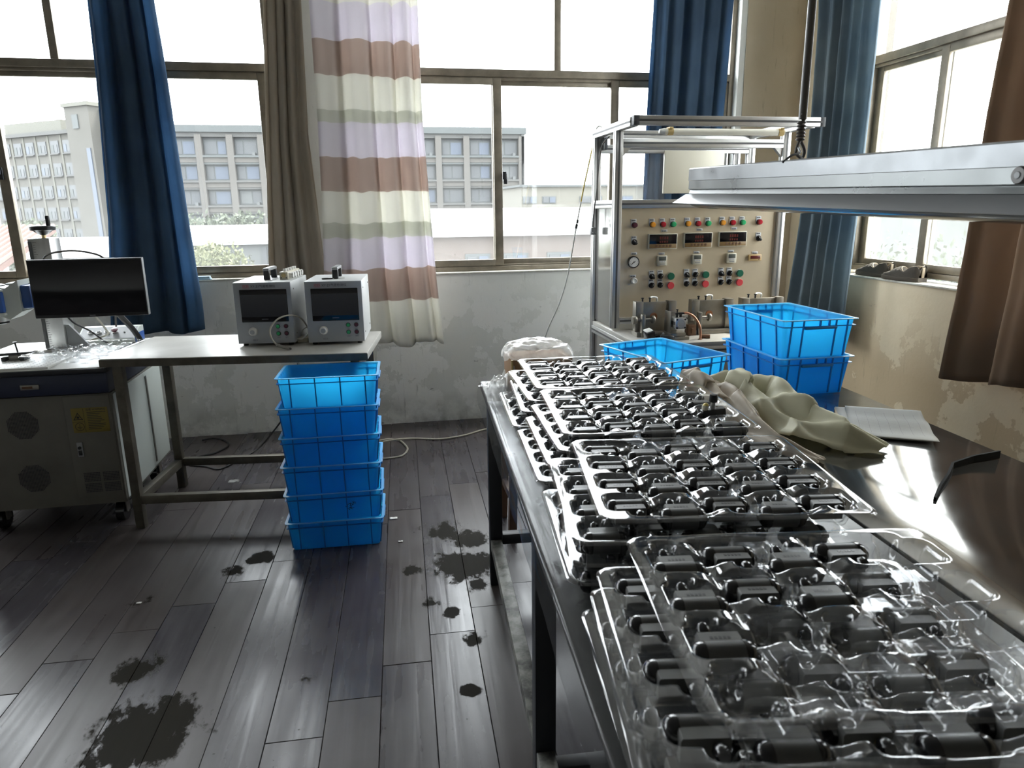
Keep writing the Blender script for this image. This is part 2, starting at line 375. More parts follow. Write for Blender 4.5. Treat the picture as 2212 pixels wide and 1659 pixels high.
pbr('steel_dim_reflection', (.055,.055,.053), .34, 0, rvar=.10, noise_scale=6, spec=.12)  # table steel, the dim tray reflection put into a darker colour
pbr('steel_dull', (.30,.29,.27), .42, .75, col2=(.20,.19,.17), noise_amt=.2, noise_scale=7)
pbr('bench_top', (.36,.35,.32), .42, .12, col2=(.44,.43,.40), noise_amt=.2, noise_scale=6)
pbr('bench_steel', (.075,.068,.055), .5, .5, col2=(.15,.135,.105), noise_amt=.2, noise_scale=10)
pbr('leg_black', (.012,.014,.019), .45)
pbr('grimy_rail', (.06,.06,.055), .45, .2, col2=(.26,.26,.235), noise_amt=.12, noise_scale=22)
pbr('alu', (.66,.66,.65), .34, .85, col2=(.58,.58,.57), noise_amt=.2, noise_scale=12)
pbr('alu_slot', (.10,.10,.10), .6, .5)
pbr('cap_grey', (.055,.06,.066), .5)
pbr('panel_steel', (.64,.55,.40), .33, .40, col2=(.56,.48,.35), noise_amt=.22, noise_scale=6, rvar=.03)
pbr('side_steel', (.60,.60,.58), .16, .9, rvar=.05, noise_scale=4)
pbr('machine_cream_shaded', (.15,.145,.125), .55, col2=(.12,.115,.098), noise_amt=.2, noise_scale=5)  # cabinet cream with the shade of its front put into the colour
pbr('machine_side', (.52,.56,.53), .45)
pbr('machine_navy', (.018,.026,.06), .4)
pbr('machine_blue', (.035,.10,.33), .35)
pbr('tester_white', (.56,.57,.57), .42, col2=(.50,.51,.51), noise_amt=.2, noise_scale=5)
pbr('tester_front', (.36,.385,.42), .45)
pbr('screen_black', (.006,.006,.008), .12, spec=.5)
pbr('screen_glass', (.018,.020,.028), .18)
pbr('white_plastic', (.72,.72,.70), .4)
pbr('cream_plastic', (.58,.55,.45), .4)
pbr('grey_plastic', (.26,.27,.28), .4)
pbr('tag_white', (.52,.53,.54), .5)
pbr('ink', (.02,.02,.025), .6)
pbr('ink_grey', (.18,.18,.20), .6)
pbr('ink_red', (.42,.03,.04), .5)
pbr('lens_red', (.42,.015,.03), .22)
pbr('lens_maroon', (.10,.02,.04), .25)
pbr('lens_amber', (.80,.33,.04), .22)
pbr('lens_green', (.04,.42,.16), .22)
pbr('btn_green', (.01,.12,.07), .35)
pbr('btn_red', (.60,.06,.07), .35)
pbr('btn_white', (.75,.75,.73), .35)
pbr('meter_brown', (.23,.14,.05), .45)
pbr('counter_tan', (.52,.36,.16), .45)
pbr('meter_red', (.10,.012,.010), .3)
pbr('lcd', (.09,.10,.09), .25)
pbr('fixture_steel', (.34,.32,.28), .38, .8, col2=(.27,.25,.21), noise_amt=.2, noise_scale=14)
pbr('copper', (.50,.23,.13), .32, .7)
pbr('bronze_brown', (.14,.075,.04), .45, .3)
pbr('lamp_zinc', (.155,.162,.17), .34, .7, col2=(.19,.198,.205), noise_amt=.16, noise_scale=9, rvar=.1)
pbr('lamp_grey', (.115,.122,.122), .32, .65, col2=(.15,.158,.158), noise_amt=.2, noise_scale=5, rvar=.08)
pbr('lamp_white', (.24,.245,.25), .35)
pbr('lamp_cover', (.20,.21,.22), .10, .2)
pbr('cable_black', (.012,.012,.013), .5)
pbr('cable_beige', (.42,.40,.34), .5)
pbr('cable_white', (.66,.66,.62), .45)
pbr('cable_yellow', (.66,.52,.13), .45)
pbr('rod_grey', (.075,.067,.06), .42)
pbr('cardboard', (.26,.15,.075), .8)
pbr('cardboard_light', (.46,.36,.24), .8)
pbr('wood_dark', (.10,.055,.032), .5, col2=(.15,.085,.05), noise_amt=.2, noise_scale=8, aniso=(6,6,.6))
pbr('shoe_upper', (.045,.038,.030), .8, col2=(.07,.06,.047), noise_amt=.2, noise_scale=20, bump=.3, bump_scale=300)
pbr('shoe_trim', (.34,.28,.20), .8)
pbr('shoe_sole', (.075,.062,.047), .7)
pbr('yellow_label', (.20,.155,.03), .5)
pbr('pad_blue', (.45,.62,.72), .7)
pbr('white_scrap', (.75,.74,.70), .8)
pbr('led_tube', (.80,.77,.66), .4)
pbr('tape_amber', (.55,.40,.16), .4)
def paper_mat():
    m, nt, ns, lk = nodes('form_paper'); out = ns.new('ShaderNodeOutputMaterial'); b = ns.new('ShaderNodeBsdfPrincipled'); lk.new(b.outputs[0], out.inputs[0])
    b.inputs['Roughness'].default_value = .8
    tc = ns.new('ShaderNodeTexCoord'); br = ns.new('ShaderNodeTexBrick'); lk.new(tc.outputs['Object'], br.inputs[0])
    br.offset = 0; br.inputs['Scale'].default_value = 1; br.inputs['Brick Width'].default_value = .028; br.inputs['Row Height'].default_value = .011; br.inputs['Mortar Size'].default_value = .0005; br.inputs['Mortar Smooth'].default_value = .3
    br.inputs['Color1'].default_value = (.36,.36,.34,1); br.inputs['Color2'].default_value = (.36,.36,.34,1); br.inputs['Mortar'].default_value = (.22,.22,.22,1)
    sp = ns.new('ShaderNodeSeparateXYZ'); lk.new(tc.outputs['Object'], sp.inputs[0])
    def inside(s, lim):
        a = ns.new('ShaderNodeMath'); a.operation = 'ABSOLUTE'; lk.new(s, a.inputs[0]); c = ns.new('ShaderNodeMath'); c.operation = 'LESS_THAN'; c.inputs[1].default_value = lim; lk.new(a.outputs[0], c.inputs[0]); return c.outputs[0]
    mu = ns.new('ShaderNodeMath'); mu.operation = 'MULTIPLY'; lk.new(inside(sp.outputs['X'], .085), mu.inputs[0]); lk.new(inside(sp.outputs['Y'], .12), mu.inputs[1])
    mx = ns.new('ShaderNodeMix'); mx.data_type = 'RGBA'; lk.new(mu.outputs[0], mx.inputs[0]); mx.inputs[6].default_value = (.36,.36,.34,1); lk.new(br.outputs['Color'], mx.inputs[7]); lk.new(mx.outputs[2], b.inputs['Base Color'])
paper_mat()
# outdoors
pbr('far_concrete', (0.035,0.035,0.034), .9, col2=(0.039,0.039,0.037), noise_amt=.2, noise_scale=.3)
pbr('far_spandrel', (0.043,0.040,0.036), .9)
pbr('far_dark', (0.015,0.018,0.021), .6, col2=(0.021,0.023,0.025), noise_amt=.2, noise_scale=.4)
pbr('far_frame', (0.023,0.027,0.027), .7)
pbr('far_cream', (0.039,0.037,0.032), .9)
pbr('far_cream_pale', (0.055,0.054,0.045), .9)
pbr('far_blue', (0.019,0.027,0.042), .6)
pbr('far_white', (0.357,0.365,0.365), .8)
pbr('far_wall_white', (0.047,0.050,0.050), .9)
pbr('far_brick', (0.047,0.035,0.029), .9, col2=(0.053,0.042,0.036), noise_amt=.2, noise_scale=2)
pbr('far_yellow', (0.066,0.062,0.050), .9)
pbr('far_tile_red', (0.050,0.023,0.017), .85)
pbr('far_ground', (0.033,0.035,0.031), .95)
pbr('leaf_yellow', (0.036,0.042,0.012), .8, col2=(0.050,0.053,0.019), noise_amt=.2, noise_scale=1.5)
pbr('leaf_green', (0.021,0.027,0.015), .8, col2=(0.027,0.035,0.019), noise_amt=.2, noise_scale=1.5)
pbr('bark', (.10,.07,.05), .9)
# ================================================================== THE ROOM
XL, XR, YN, YB, ZC = -9.3, 2.90, -4.2, 4.69, 3.20
# floor: dark bed plus single boards
fl = MB().box(XL, XR, YN, YB, -.10, -.012).build('floor', 'subfloor'); struct(fl)
PW, PL, PA = .157, 1.215, R(1.7)
def plank_mesh(w, l0, l1):
    mb = MB(); e = .0012; x0, x1 = .0008, w-.0008
    vs = [(x0,l0,-.012),(x1,l0,-.012),(x1,l1,-.012),(x0,l1,-.012),(x0,l0,-e),(x1,l0,-e),(x1,l1,-e),(x0,l1,-e),(x0+e,l0+e,0),(x1-e,l0+e,0),(x1-e,l1-e,0),(x0+e,l1-e,0)]
    fs = [(3,2,1,0),(8,9,10,11)] + [(i,(i+1)%4,4+(i+1)%4,4+i) for i in range(4)] + [(4+i,4+(i+1)%4,8+(i+1)%4,8+i) for i in range(4)]
    mb.add(vs, fs); me = mb.mesh('plank', smooth=0); me.materials.append(MAT['dark_laminate']); return me
full = plank_mesh(PW, .0008, PL-.0008)
ca, sa = math.cos(PA), math.sin(PA)
for k in range(-28, 17):
    u0 = .19 + (k-3)*PW
    vmin = .62
    v = 1.866 + .145*k
    v -= PL*math.ceil((v-.3)/PL)
    while v < 4.75:
        a, b = v, v+PL; v += PL
        xm = (u0+PW)*ca + b*sa
        if b < vmin or xm < -4.4: continue
        # trim at the back wall
        ymax = (YB-.004 + (u0+PW)*sa)/ca
        xr = (XR-.004 - b*sa)/ca
        if a > ymax-.02 or u0 > xr-.02: continue
        cut = b > ymax or u0+PW > xr
        me = full if not cut else plank_mesh(min(PW, xr-u0), .0008, min(b, ymax)-a-.0008)
        o = bpy.data.objects.new('plank', me); C.objects.link(o); o.parent = fl
        o.location = (u0*ca + a*sa, -u0*sa + a*ca, random.uniform(-.0006, 0)); o.rotation_euler = (random.uniform(-.0006,.0006), random.uniform(-.003,.003), -PA)

SILL, HEAD = 1.02, 2.98
def wall(name, mb, mat): return struct(mb.build(name, mat, smooth=0))
W1, W2 = (-2.99, -.58), (-.03, 2.43)
wb = MB()
wb.box(XL-.2, XR+.2, YB, YB+.2, -.1, SILL-.012); wb.box(XL-.2, XR+.2, YB, YB+.2, HEAD, ZC)
W_ADD1, W_ADD2 = (-5.98, -3.57), (-8.97, -6.56)  # unseen windows, added with the widened room to brighten the right wall
for a, b in ((XL-.2, W_ADD2[0]), (W_ADD2[1], W_ADD1[0]), (W_ADD1[1], W1[0]), (W1[1], W2[0])): wb.box(a, b, YB, YB+.2, SILL-.012, HEAD)
wb.box(W2[1], XR+.2, YB, YB+.2, SILL-.012, HEAD)
wall('wall_back', wb, 'plaster_grey')
W3 = (1.75, 4.13)
wr = MB()
wr.box(XR, XR+.2, YN, YB, -.1, SILL-.03); wr.box(XR, XR+.2, YN, YB, HEAD, ZC)
for a, b in ((YN, W3[0]), (W3[1], YB)): wr.box(XR, XR+.2, a, b, SILL-.03, HEAD)
wall('wall_right', wr, 'plaster_beige')
# corner pillar face on the back wall beside the window (beige like the right wall)
struct(MB().box(2.47, 2.899, YB-.012, YB-.001, .0, ZC, .003).build('trim_1', 'plaster_corner'))
wl = MB().box(XL-.2, XL, YN, YB, -.1, ZC); wall('wall_left', wl, 'rear_paint')
wn = MB().box(XL-.2, XR+.2, YN-.2, YN, -.1, ZC); wall('wall_rear', wn, 'rear_paint')
struct(MB().box(XL-.2, XR+.2, YN-.2, YB+.2, ZC, ZC+.15).build('ceiling', 'ceiling_paint', smooth=0))
for i, (a, b) in enumerate((W1, W2)):
    struct(MB().box(a+.002, b-.002, YB-.012, YB+.19, SILL-.012, SILL, .004).build('trim_%d' % (i+2), 'sill_paint'))
struct(MB().box(XR-.012, XR+.19, W3[0]+.002, W3[1]-.002, SILL-.03, SILL-.018, .004).build('trim_4', 'sill_paint'))
# narrow pilaster outside the right window
struct(MB().box(XR+.2, XR+.40, 4.33, 4.6, -2, 3.4).build('trim_5', 'far_spandrel', smooth=0))

def window(name, a, b, axis, plane, up_m, lo_m, glass, zs=(SILL, 1.05, 1.095, 2.20, 2.245, 2.29, HEAD), latches=()):
    """axis 'x': window in the back wall, spanning X a..b at Y=plane; axis 'y': right wall, spanning Y at X=plane"""
    t = bpy.data.objects.new(name, None); C.objects.link(t); struct(t)
    t.location = ((a+b)/2, plane, SILL) if axis == 'x' else (plane, (a+b)/2, SILL)
    def bar(n, s0, s1, z0, z1, d0, d1, mat='window_bronze', bev=.003, par=None):
        mb = MB()
        if axis == 'x': mb.box(s0, s1, plane+d0, plane+d1, z0, z1, bev)
        else: mb.box(plane+d0, plane+d1, s0, s1, z0, z1, bev)
        return mb.build(n, mat, par or t)
    zb, z1, z2, z3, z4, z5, zt = zs
    bar('bottom_frame', a, b, zb, z1, 0, .07); bar('bottom_track', a, b, z1, z1+.012, .012, .022); bar('top_frame', a, b, zt-.04, zt, 0, .07)
    bar('side_frame', a, a+.035, z1, zt-.04, 0, .07); bar('side_frame', b-.035, b, z1, zt-.04, 0, .07)
    bar('transom', a+.035, b-.035, z4, z5, -.004, .07); bar('transom_track', a+.035, b-.035, z4-.018, z4, .012, .058)
    for m in up_m: bar('upper_mullion', m-.022, m+.022, z5, zt-.04, .008, .055)
    ups = [a+.035] + [x for m in up_m for x in (m-.022, m+.022)] + [b-.035]
    for i in range(0, len(ups), 2): bar('pane', ups[i], ups[i+1], z5, zt-.04, .030, .034, 'window_glass', 0)
    lo = [a+.035] + list(lo_m) + [b-.035]
    for i in range(len(lo)-1):
        s0, s1 = lo[i], lo[i+1]; d = .008 if i % 2 == 0 else .036
        e0 = .0 if i == 0 else .03; e1 = .0 if i == len(lo)-2 else .03
        s = bar('sash', s0-e0, s0-e0+.055, z1+.002, z4-.005, d, d+.026)
        bar('sash_stile', s1+e1-.055, s1+e1, z1+.002, z4-.005, d, d+.026, par=s)
        bar('sash_rail', s0-e0+.055, s1+e1-.055, z1+.002, z2, d, d+.026, par=s)
        bar('sash_rail', s0-e0+.055, s1+e1-.055, z3, z4-.005, d, d+.026, par=s)
        bar('pane', s0-e0+.05, s1+e1-.05, z2-.004, z3+.004, d+.011, d+.015, glass, 0)
    for (s, z) in latches:
        la = bar('latch', s-.011, s+.011, z-.035, z+.035, -.008, .006, 'leg_black'); bar('latch_lever', s-.02, s+.005, z-.006, z+.045, -.022, -.009, 'leg_black', par=la)
    return t
window('window_1', W1[0], W1[1], 'x', 4.745, (-1.772,), (-2.145, -1.37), 'window_glass', latches=((-2.15, 1.66),))
window('added_window_4', W_ADD1[0], W_ADD1[1], 'x', 4.745, (-4.775,), (-5.17, -4.38), 'window_glass'); window('added_window_5', W_ADD2[0], W_ADD2[1], 'x', 4.745, (-7.765,), (-8.17, -7.37), 'window_glass')  # the two added out-of-view windows that light the right wall
window('window_2', W2[0], W2[1], 'x', 4.745, (1.20,), (.797, 1.595), 'window_glass', latches=((.845, 1.62),))
window('window_3', W3[0], W3[1], 'y', 3.0, (2.95,), (2.36, 2.95, 3.53), 'window_glass_frosty', latches=((2.97, 1.62),))


# ================================================================== CURTAINS
def curtain(name, label, mat, rows, folds, amp, y, axis='x', nu=None, phase=0, skew=0, seed=0, hemwave=.01, zjit=0, double=None):
    """rows: list of (z, left, right) from top to bottom; pleats keep their number while the width changes"""
    rows = sorted(rows, reverse=True); nu = nu or int(folds*14); nv = 60
    def prof(z):
        for (z1, l1, r1), (z2, l2, r2) in zip(rows, rows[1:]):
            if z <= z1 and z >= z2:
                t = (z1-z)/(z1-z2); return l1+(l2-l1)*t, r1+(r2-r1)*t
        return rows[-1][1:] if z < rows[-1][0] else rows[0][1:]
    zt, zb = rows[0][0], rows[-1][0]
    mb = MB()
    def fn(u, v):
        z = zt + (zb-zt)*v
        l, r = prof(z)
        uu = u + .018*fbm(u*5+seed, v*1.2, seed, 2) * (1 if 0 < u < 1 else 0)
        s = l + (r-l)*uu
        ph = 2*math.pi*folds*(u + .06*math.sin(5*u+seed)) + phase
        f = math.sin(ph) + .35*math.sin(2.1*ph+1.3+seed)
        ax = amp*(.75+.5*noise.noise((u*folds*.7+seed, seed, 0)))*(0.75+.35*v)
        d = ax*f + .012*fbm(u*6, v*5, seed+3, 3)
        s += .35*amp*math.cos(ph)*.6
        if v > .97: z += hemwave*math.sin(ph*.5+seed)
        z += zjit*(u-.5)*v
        return (s, y+d, z) if axis == 'x' else (y+d, s, z)
    mb.grid(nu, nv, fn)
    if double:                                               # the bunched part hangs two layers deep
        def fn2(u, v):
            p = fn(double[0]+(double[1]-double[0])*(u+.03*math.sin(v*7+seed)*(1 if .02 < u < .98 else .5)), v); q = .045+.012*math.sin(u*17+seed)
            return (p[0], p[1]+q, p[2]+.02) if axis == 'x' else (p[0]+q, p[1], p[2]+.02)
        mb.grid(nu, nv, fn2)
    l, r = rows[-1][1:]; c = ((l+r)/2, y, zb) if axis == 'x' else (y, (l+r)/2, zb)
    o = mb.build(name, mat, smooth=180)
    sm = o.modifiers.new('cloth_thickness', 'SOLIDIFY'); sm.thickness = .0025; sm.offset = 0
    return tag(o, label, 'curtain')
ZT = 2.93
curtain('curtain', 'navy blue curtain hanging behind the black monitor on the left', 'curtain_navy', [(ZT,-1.46,-1.15),(2.54,-1.474,-1.14),(2.17,-1.486,-1.123),(1.38,-1.533,-1.10),(.89,-1.59,-1.078),(.72,-1.61,-1.082)], 4.2, .028, 4.50, seed=1.3, double=(.04, .80))
curtain('curtain', 'plain beige curtain beside the striped curtain, behind the two testers', 'curtain_beige', [(ZT,-.56,-.37),(2.57,-.571,-.36),(1.84,-.622,-.385),(1.14,-.672,-.345),(.70,-.68,-.30)], 3.6, .026, 4.53, seed=4.1, phase=.8, double=(.14, 1))
curtain('curtain', 'striped curtain with cream, lilac and brown bands in the middle', 'curtain_striped', [(ZT,-.30,.30),(2.57,-.298,.302),(1.96,-.299,.303),(1.49,-.308,.325),(1.02,-.329,.349),(.60,-.30,.382)], 4.0, .050, 4.43, seed=2.2, phase=2.4, hemwave=.016)
curtain('curtain', 'navy blue curtain behind the aluminium frame of the control bench', 'curtain_navy', [(ZT,1.76,2.29),(2.66,1.759,2.27),(1.99,1.746,2.243),(1.47,1.745,2.22),(.75,1.73,2.21)], 5.2, .028, 4.52, seed=6.7, double=(.02, .94))
curtain('curtain', 'slate blue curtain in the corner beside the sill with the shoes', 'curtain_teal_navy', [(ZT,4.36,3.76),(2.55,4.32,3.775),(1.95,4.31,3.775),(1.32,4.33,3.78),(.80,4.40,3.80),(.62,4.42,3.80)], 4.4, .034, 2.77, axis='y', seed=3.4, double=(.0, .50))
curtain('curtain', 'brown curtain on the right wall behind the hanging lamp', 'curtain_brown', [(ZT,2.87,1.95),(2.28,2.89,1.95),(1.81,2.925,1.97),(1.34,2.93,1.97),(.99,2.945,1.98),(.61,2.98,1.98)], 5.2, .070, 2.74, axis='y', seed=8.1, hemwave=.02)

# ================================================================== OUTDOORS (seen through the glass)
G = -8.0
struct(MB().box(-160, 160, 7, 300, G-.3, G).build('ground', 'far_ground', smooth=0))
# long grey block with a grid of concrete columns
def grid_block():
    t = thing('office_block', 'long grey block with concrete columns and dark windows beyond the middle window', 'building', (-3.2, 105, G))
    X0, X1, Y0 = -31.0, 21.5, 105.0
    bay, flr, top = 4.02, 3.28, 12.9
    MB().box(X0, X1, Y0+.9, Y0+14, G, top-.9).build('core_wall', 'far_dark', t, smooth=0)
    MB().box(X0-.3, X1+.3, Y0-.35, Y0+14.3, top-.9, top).build('roof_slab', 'far_frame', t, smooth=0)
    MB().box(X0, X1, Y0, Y0+.9, top-1.5, top-.9).build('roof_beam', 'far_concrete', t, smooth=0)
    n = int((X1-X0)/bay)
    pil = plain = None
    for i in range(n+1):
        x = X1 - .4 - i*bay
        MB().box(x-.42, x+.42, Y0-.25, Y0+.9, G, top-1.2).build('column', 'far_spandrel', t, smooth=0)
    for k in range(5):
        zt = top-1.5 - (k+1)*flr + 1.05
        if zt < -4: break
        for i in range(n):
            x1 = X1 - .82 - i*bay; x0 = x1 - bay + .84
            sp = MB().box(x0, x1, Y0, Y0+.85, zt-1.05, zt-.38).build('spandrel', 'far_spandrel', t, smooth=0)
            MB().box(x0, x1, Y0-.25, Y0+.85, zt-.34-.06, zt-.0-.14).box(x0, x1, Y0+.1, Y0+.5, zt-1.32, zt-1.05).build('ledge', 'far_concrete' if k else 'far_frame', sp, smooth=0)
            wz0, wz1 = zt-.1, zt+flr-1.35
            wn_ = MB().box(x0+.1, x1-.1, Y0+.62, Y0+.72, wz0, wz1).build('window', 'far_frame', t, smooth=0)
            pick = random.random(); q = random.uniform(.3, .6)
            xm = x0 + (x1-x0)*q
            MB().box(x0+.25, xm-.08, Y0+.56, Y0+.63, wz0+.15, wz1-.25).build('pane', 'far_dark' if pick < .72 else 'far_wall_white', wn_, smooth=0)
            MB().box(xm+.08, x1-.25, Y0+.56, Y0+.63, wz0+.15, wz1-.25).build('pane', 'far_blue' if pick < .3 else 'far_dark', wn_, smooth=0)
            if pick > .62 and k < 3:                                        # air-conditioner boxes by the column
                MB().box(x1-.85, x1-.45, Y0+.0, Y0+.5, zt-.13, zt+.25).build('air_conditioner', 'far_wall_white', t, smooth=0)
    MB().box(X1-.42, X1+.02, Y0-.25, Y0+14, G, top-.9).build('end_wall', 'far_concrete', t, smooth=0)
grid_block()
def cream_block():
    t = thing('apartment_block', 'cream block with rows of small windows beyond the far left window', 'building', (-49, 118, G))
    A = Vector((-40.6, 112.0, 0)); B = Vector((-57.5, 124.0, 0)); d = (B-A).normalized(); nrm = Vector((d.y, -d.x, 0))
    if nrm.y > 0: nrm = -nrm
    Mx = Matrix(((d.x, nrm.x, 0, A.x), (d.y, nrm.y, 0, A.y), (0, 0, 1, 0), (0, 0, 0, 1)))    # local x along facade, y outwards
    L = (B-A).length; top = 12.6
    def bx(n, x0, x1, y0, y1, z0, z1, mat, par=None): return MB().box(x0, x1, y0, y1, z0, z1, 0, Mx).build(n, mat, par or t, smooth=0)
    bx('wall', 0, L, -12, 0, G, top, 'far_cream'); bx('cornice', -.2, L+.2, -12.2, .5, top-.15, top+.35, 'far_concrete'); bx('parapet', L*.35, L, -10, -3, top+.35, top+2.4, 'far_cream_pale')
    # stair tower nearest us, sunlight on its side put into a paler colour
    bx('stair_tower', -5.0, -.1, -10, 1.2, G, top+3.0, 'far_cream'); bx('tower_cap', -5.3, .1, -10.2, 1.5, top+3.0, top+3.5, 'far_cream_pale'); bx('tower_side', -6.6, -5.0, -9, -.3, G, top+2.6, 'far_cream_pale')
    bx('tower_window', -2.8, -1.6, 1.2, 1.32, top+.2, top+2.0, 'far_frame'); bx('blue_glass_strip', -4.5, -3.7, 1.2, 1.32, G, top-2.4, 'far_blue')
    for i in range(7):
        x = .9 + i*2.80
        if x > L-1.5: break
        bx('pilaster', x-.55, x-.25, 0, .10, G, top-.2, 'far_cream_pale')
        for k in range(6):
            z = top-1.1 - k*3.05 - 1.55
            wn_ = bx('window', x+.15, x+1.95, 0, .10, z, z+1.7, 'far_dark')
            bx('pane', x+.48, x+1.12, .10, .14, z+.15, z+1.15, 'far_dark', wn_); bx('pane', x+1.24, x+1.87, .10, .14, z+.15, z+1.15, 'far_frame' if (i+k) % 3 else 'far_blue', wn_)
            bx('sill', x+.2, x+2.15, 0, .3, z-.18, z-.02, 'far_concrete')
cream_block()
def shed(name, label, x0, x1, y0, y1, ze, zr, wall_m, roof_m, wins=(), nsheet=0):
    t = thing(name, label, 'building', ((x0+x1)/2, y0, G))
    MB().box(x0+.2, x1-.2, y0+.3, y1, G, ze-.05).build('wall', wall_m, t, smooth=0)
    mb = MB(); mb.add([(x0,y0,ze),(x1,y0,ze),(x1,y1,zr),(x0,y1,zr),(x0,y0,ze-.18),(x1,y0,ze-.18),(x1,y1,zr-.18),(x0,y1,zr-.18)], [(0,1,2,3),(7,6,5,4),(0,4,5,1),(1,5,6,2),(2,6,7,3),(3,7,4,0)])
    rf = mb.build('roof', roof_m, t, smooth=0)
    for (wx, wz, ww, wh) in wins:
        wn_ = MB().box(wx, wx+ww, y0+.22, y0+.3, wz, wz+wh).build('window', 'far_frame', t, smooth=0)
        MB().box(wx+.08, wx+ww/2-.04, y0+.16, y0+.22, wz+.08, wz+wh-.08).build('pane', 'far_dark', wn_, smooth=0); MB().box(wx+ww/2+.04, wx+ww-.08, y0+.16, y0+.22, wz+.08, wz+wh-.08).build('pane', 'far_blue', wn_, smooth=0)
    return t, rf
shed('warehouse', 'white roofed brick warehouse right behind the middle window', -2.0, 16, 25, 35, .70, 1.50, 'far_brick', 'far_white', ((3.0,-1.4,.9,1.3),(4.4,-1.4,.9,1.3),(6.0,-1.4,.9,1.3)))
shed('factory', 'low pale yellow factory with small dark windows behind the warehouse', 11.9, 45, 60, 75, 3.45, 3.6, 'far_yellow', 'far_frame', ((12.2,1.9,1.2,.6),(13.9,1.9,1.2,.6),(17.2,1.9,2.0,.6),(20.0,1.9,2.0,.6)))
shed('shed', 'white roofed shed behind the yellow tree outside the left window', -13.0, -4.0, 38, 46, .05, .72, 'far_wall_white', 'far_white', ((-6.0,-1.6,.7,1.4),(-9.0,-1.2,.7,.6)))
shed('shed', 'small white roofed shed seen beside the handwheel of the machine', -13.4, -9.3, 29, 33, .05, .5, 'far_wall_white', 'far_white', ((-11.0,-1.2,.6,.8),))
t, rf = shed('house', 'house roof with red tiles at the far left window', -15.2, -9.65, 18, 24, -.4, 1.1, 'far_cream', 'far_tile_red')
for i in range(28):
    x = -15.1 + i*.2
    MB().cyl((x, 18.0, -.39), (x, 24, 1.11), .07, n=6).build('roof_tile_row', 'far_tile_red', rf)
def tree(name, label, c, rx, rz, mat, n=1600, seed=0, ls=.22):
    t = thing(name, label, 'tree', (c[0], c[1], G)); rnd = random.Random(seed)
    tr = MB(); tr.tube([(c[0], c[1], G), (c[0]+.1, c[1], (G+c[2])/2), (c[0], c[1], c[2])], .16, 8)
    for a in range(5):
        an = a*1.26; tr.tube([(c[0], c[1], c[2]-rz*.8), (c[0]+.4*rx*math.cos(an), c[1]+.4*rx*math.sin(an), c[2]), (c[0]+.75*rx*math.cos(an), c[1]+.75*rx*math.sin(an), c[2]+.4*rz)], .05, 5)
    tr.build('trunk', 'bark', t)
    mb = MB(); lobes = [(Vector((rnd.gauss(0, .45)*rx, rnd.gauss(0, .45)*rx, rnd.uniform(-.4, .55)*rz)), rnd.uniform(.35, .6)) for _ in range(16)]
    for i in range(n):
        lo, lr = rnd.choice(lobes); v = Vector((rnd.gauss(0,1), rnd.gauss(0,1), rnd.gauss(0,1))).normalized()*lr*(rnd.random()**.4)
        p = Vector(c)+lo+Vector((v.x*rx, v.y*rx, v.z*rz)); q = Euler((rnd.uniform(0,6), rnd.uniform(0,6), rnd.uniform(0,6))).to_matrix(); s = ls*rnd.uniform(.6, 1.3)
        mb.add([p+q@Vector(k)*s for k in ((-.5,0,0),(0,-.3,.06),(.5,0,0),(0,.3,.06))], [(0,1,2,3)])
    tag(mb.build('foliage', mat, t, smooth=0), kind='stuff')
tree('tree', 'yellow green tree just outside the left window, above the bench', (-5.7, 22, -.55), 1.9, 1.3, 'leaf_yellow', 6000, 1, .13)
tree('tree', 'dull green tree in front of the grey block columns', (-11.0, 54, .1), 3.4, 1.7, 'leaf_green', 2600, 2, .38)
tree('tree', 'dull green tree at the foot of the cream block', (-22.5, 51, -.6), 2.6, 1.9, 'leaf_green', 2200, 3, .36)
tree('tree', 'pale bush outside the right window behind the shoes', (9.0, 11.5, -.9), 2.6, 1.9, 'leaf_green', 6000, 4, .12)
t = thing('boundary_wall', 'pale wall outside the right window', 'wall', (14, 14, G)); MB().box(13, 14, 5, 30, G, 2.0).build('wall', 'far_wall_white', t, smooth=0); MB().box(12.9, 14.1, 5, 30, 2.0, 2.15).build('coping', 'far_white', t, smooth=0)
# ================================================================== LETTERING (flat print, real meshes)
def text_mesh(s, size, mat, name='lettering', parent=None, M=None, extr=.0002, align='LEFT'):
    cu = bpy.data.curves.new('lettering', 'FONT'); cu.body = s; cu.size = size; cu.extrude = extr; cu.align_x = align; cu.align_y = 'CENTER'; cu.resolution_u = 3
    o = bpy.data.objects.new('lettering', cu); C.objects.link(o)
    me = bpy.data.meshes.new_from_object(o.evaluated_get(bpy.context.evaluated_depsgraph_get()))
    C.objects.unlink(o); bpy.data.objects.remove(o)
    if M is not None: me.transform(M)
    me.materials.clear(); me.materials.append(MAT[mat]); me.name = name
    o = bpy.data.objects.new(name, me); C.objects.link(o); o.parent = parent
    return o
def on_front(x, y, z): return Matrix.Translation((x, y, z)) @ Matrix.Rotation(R(90), 4, 'X')     # letters stand on a face that looks towards -Y

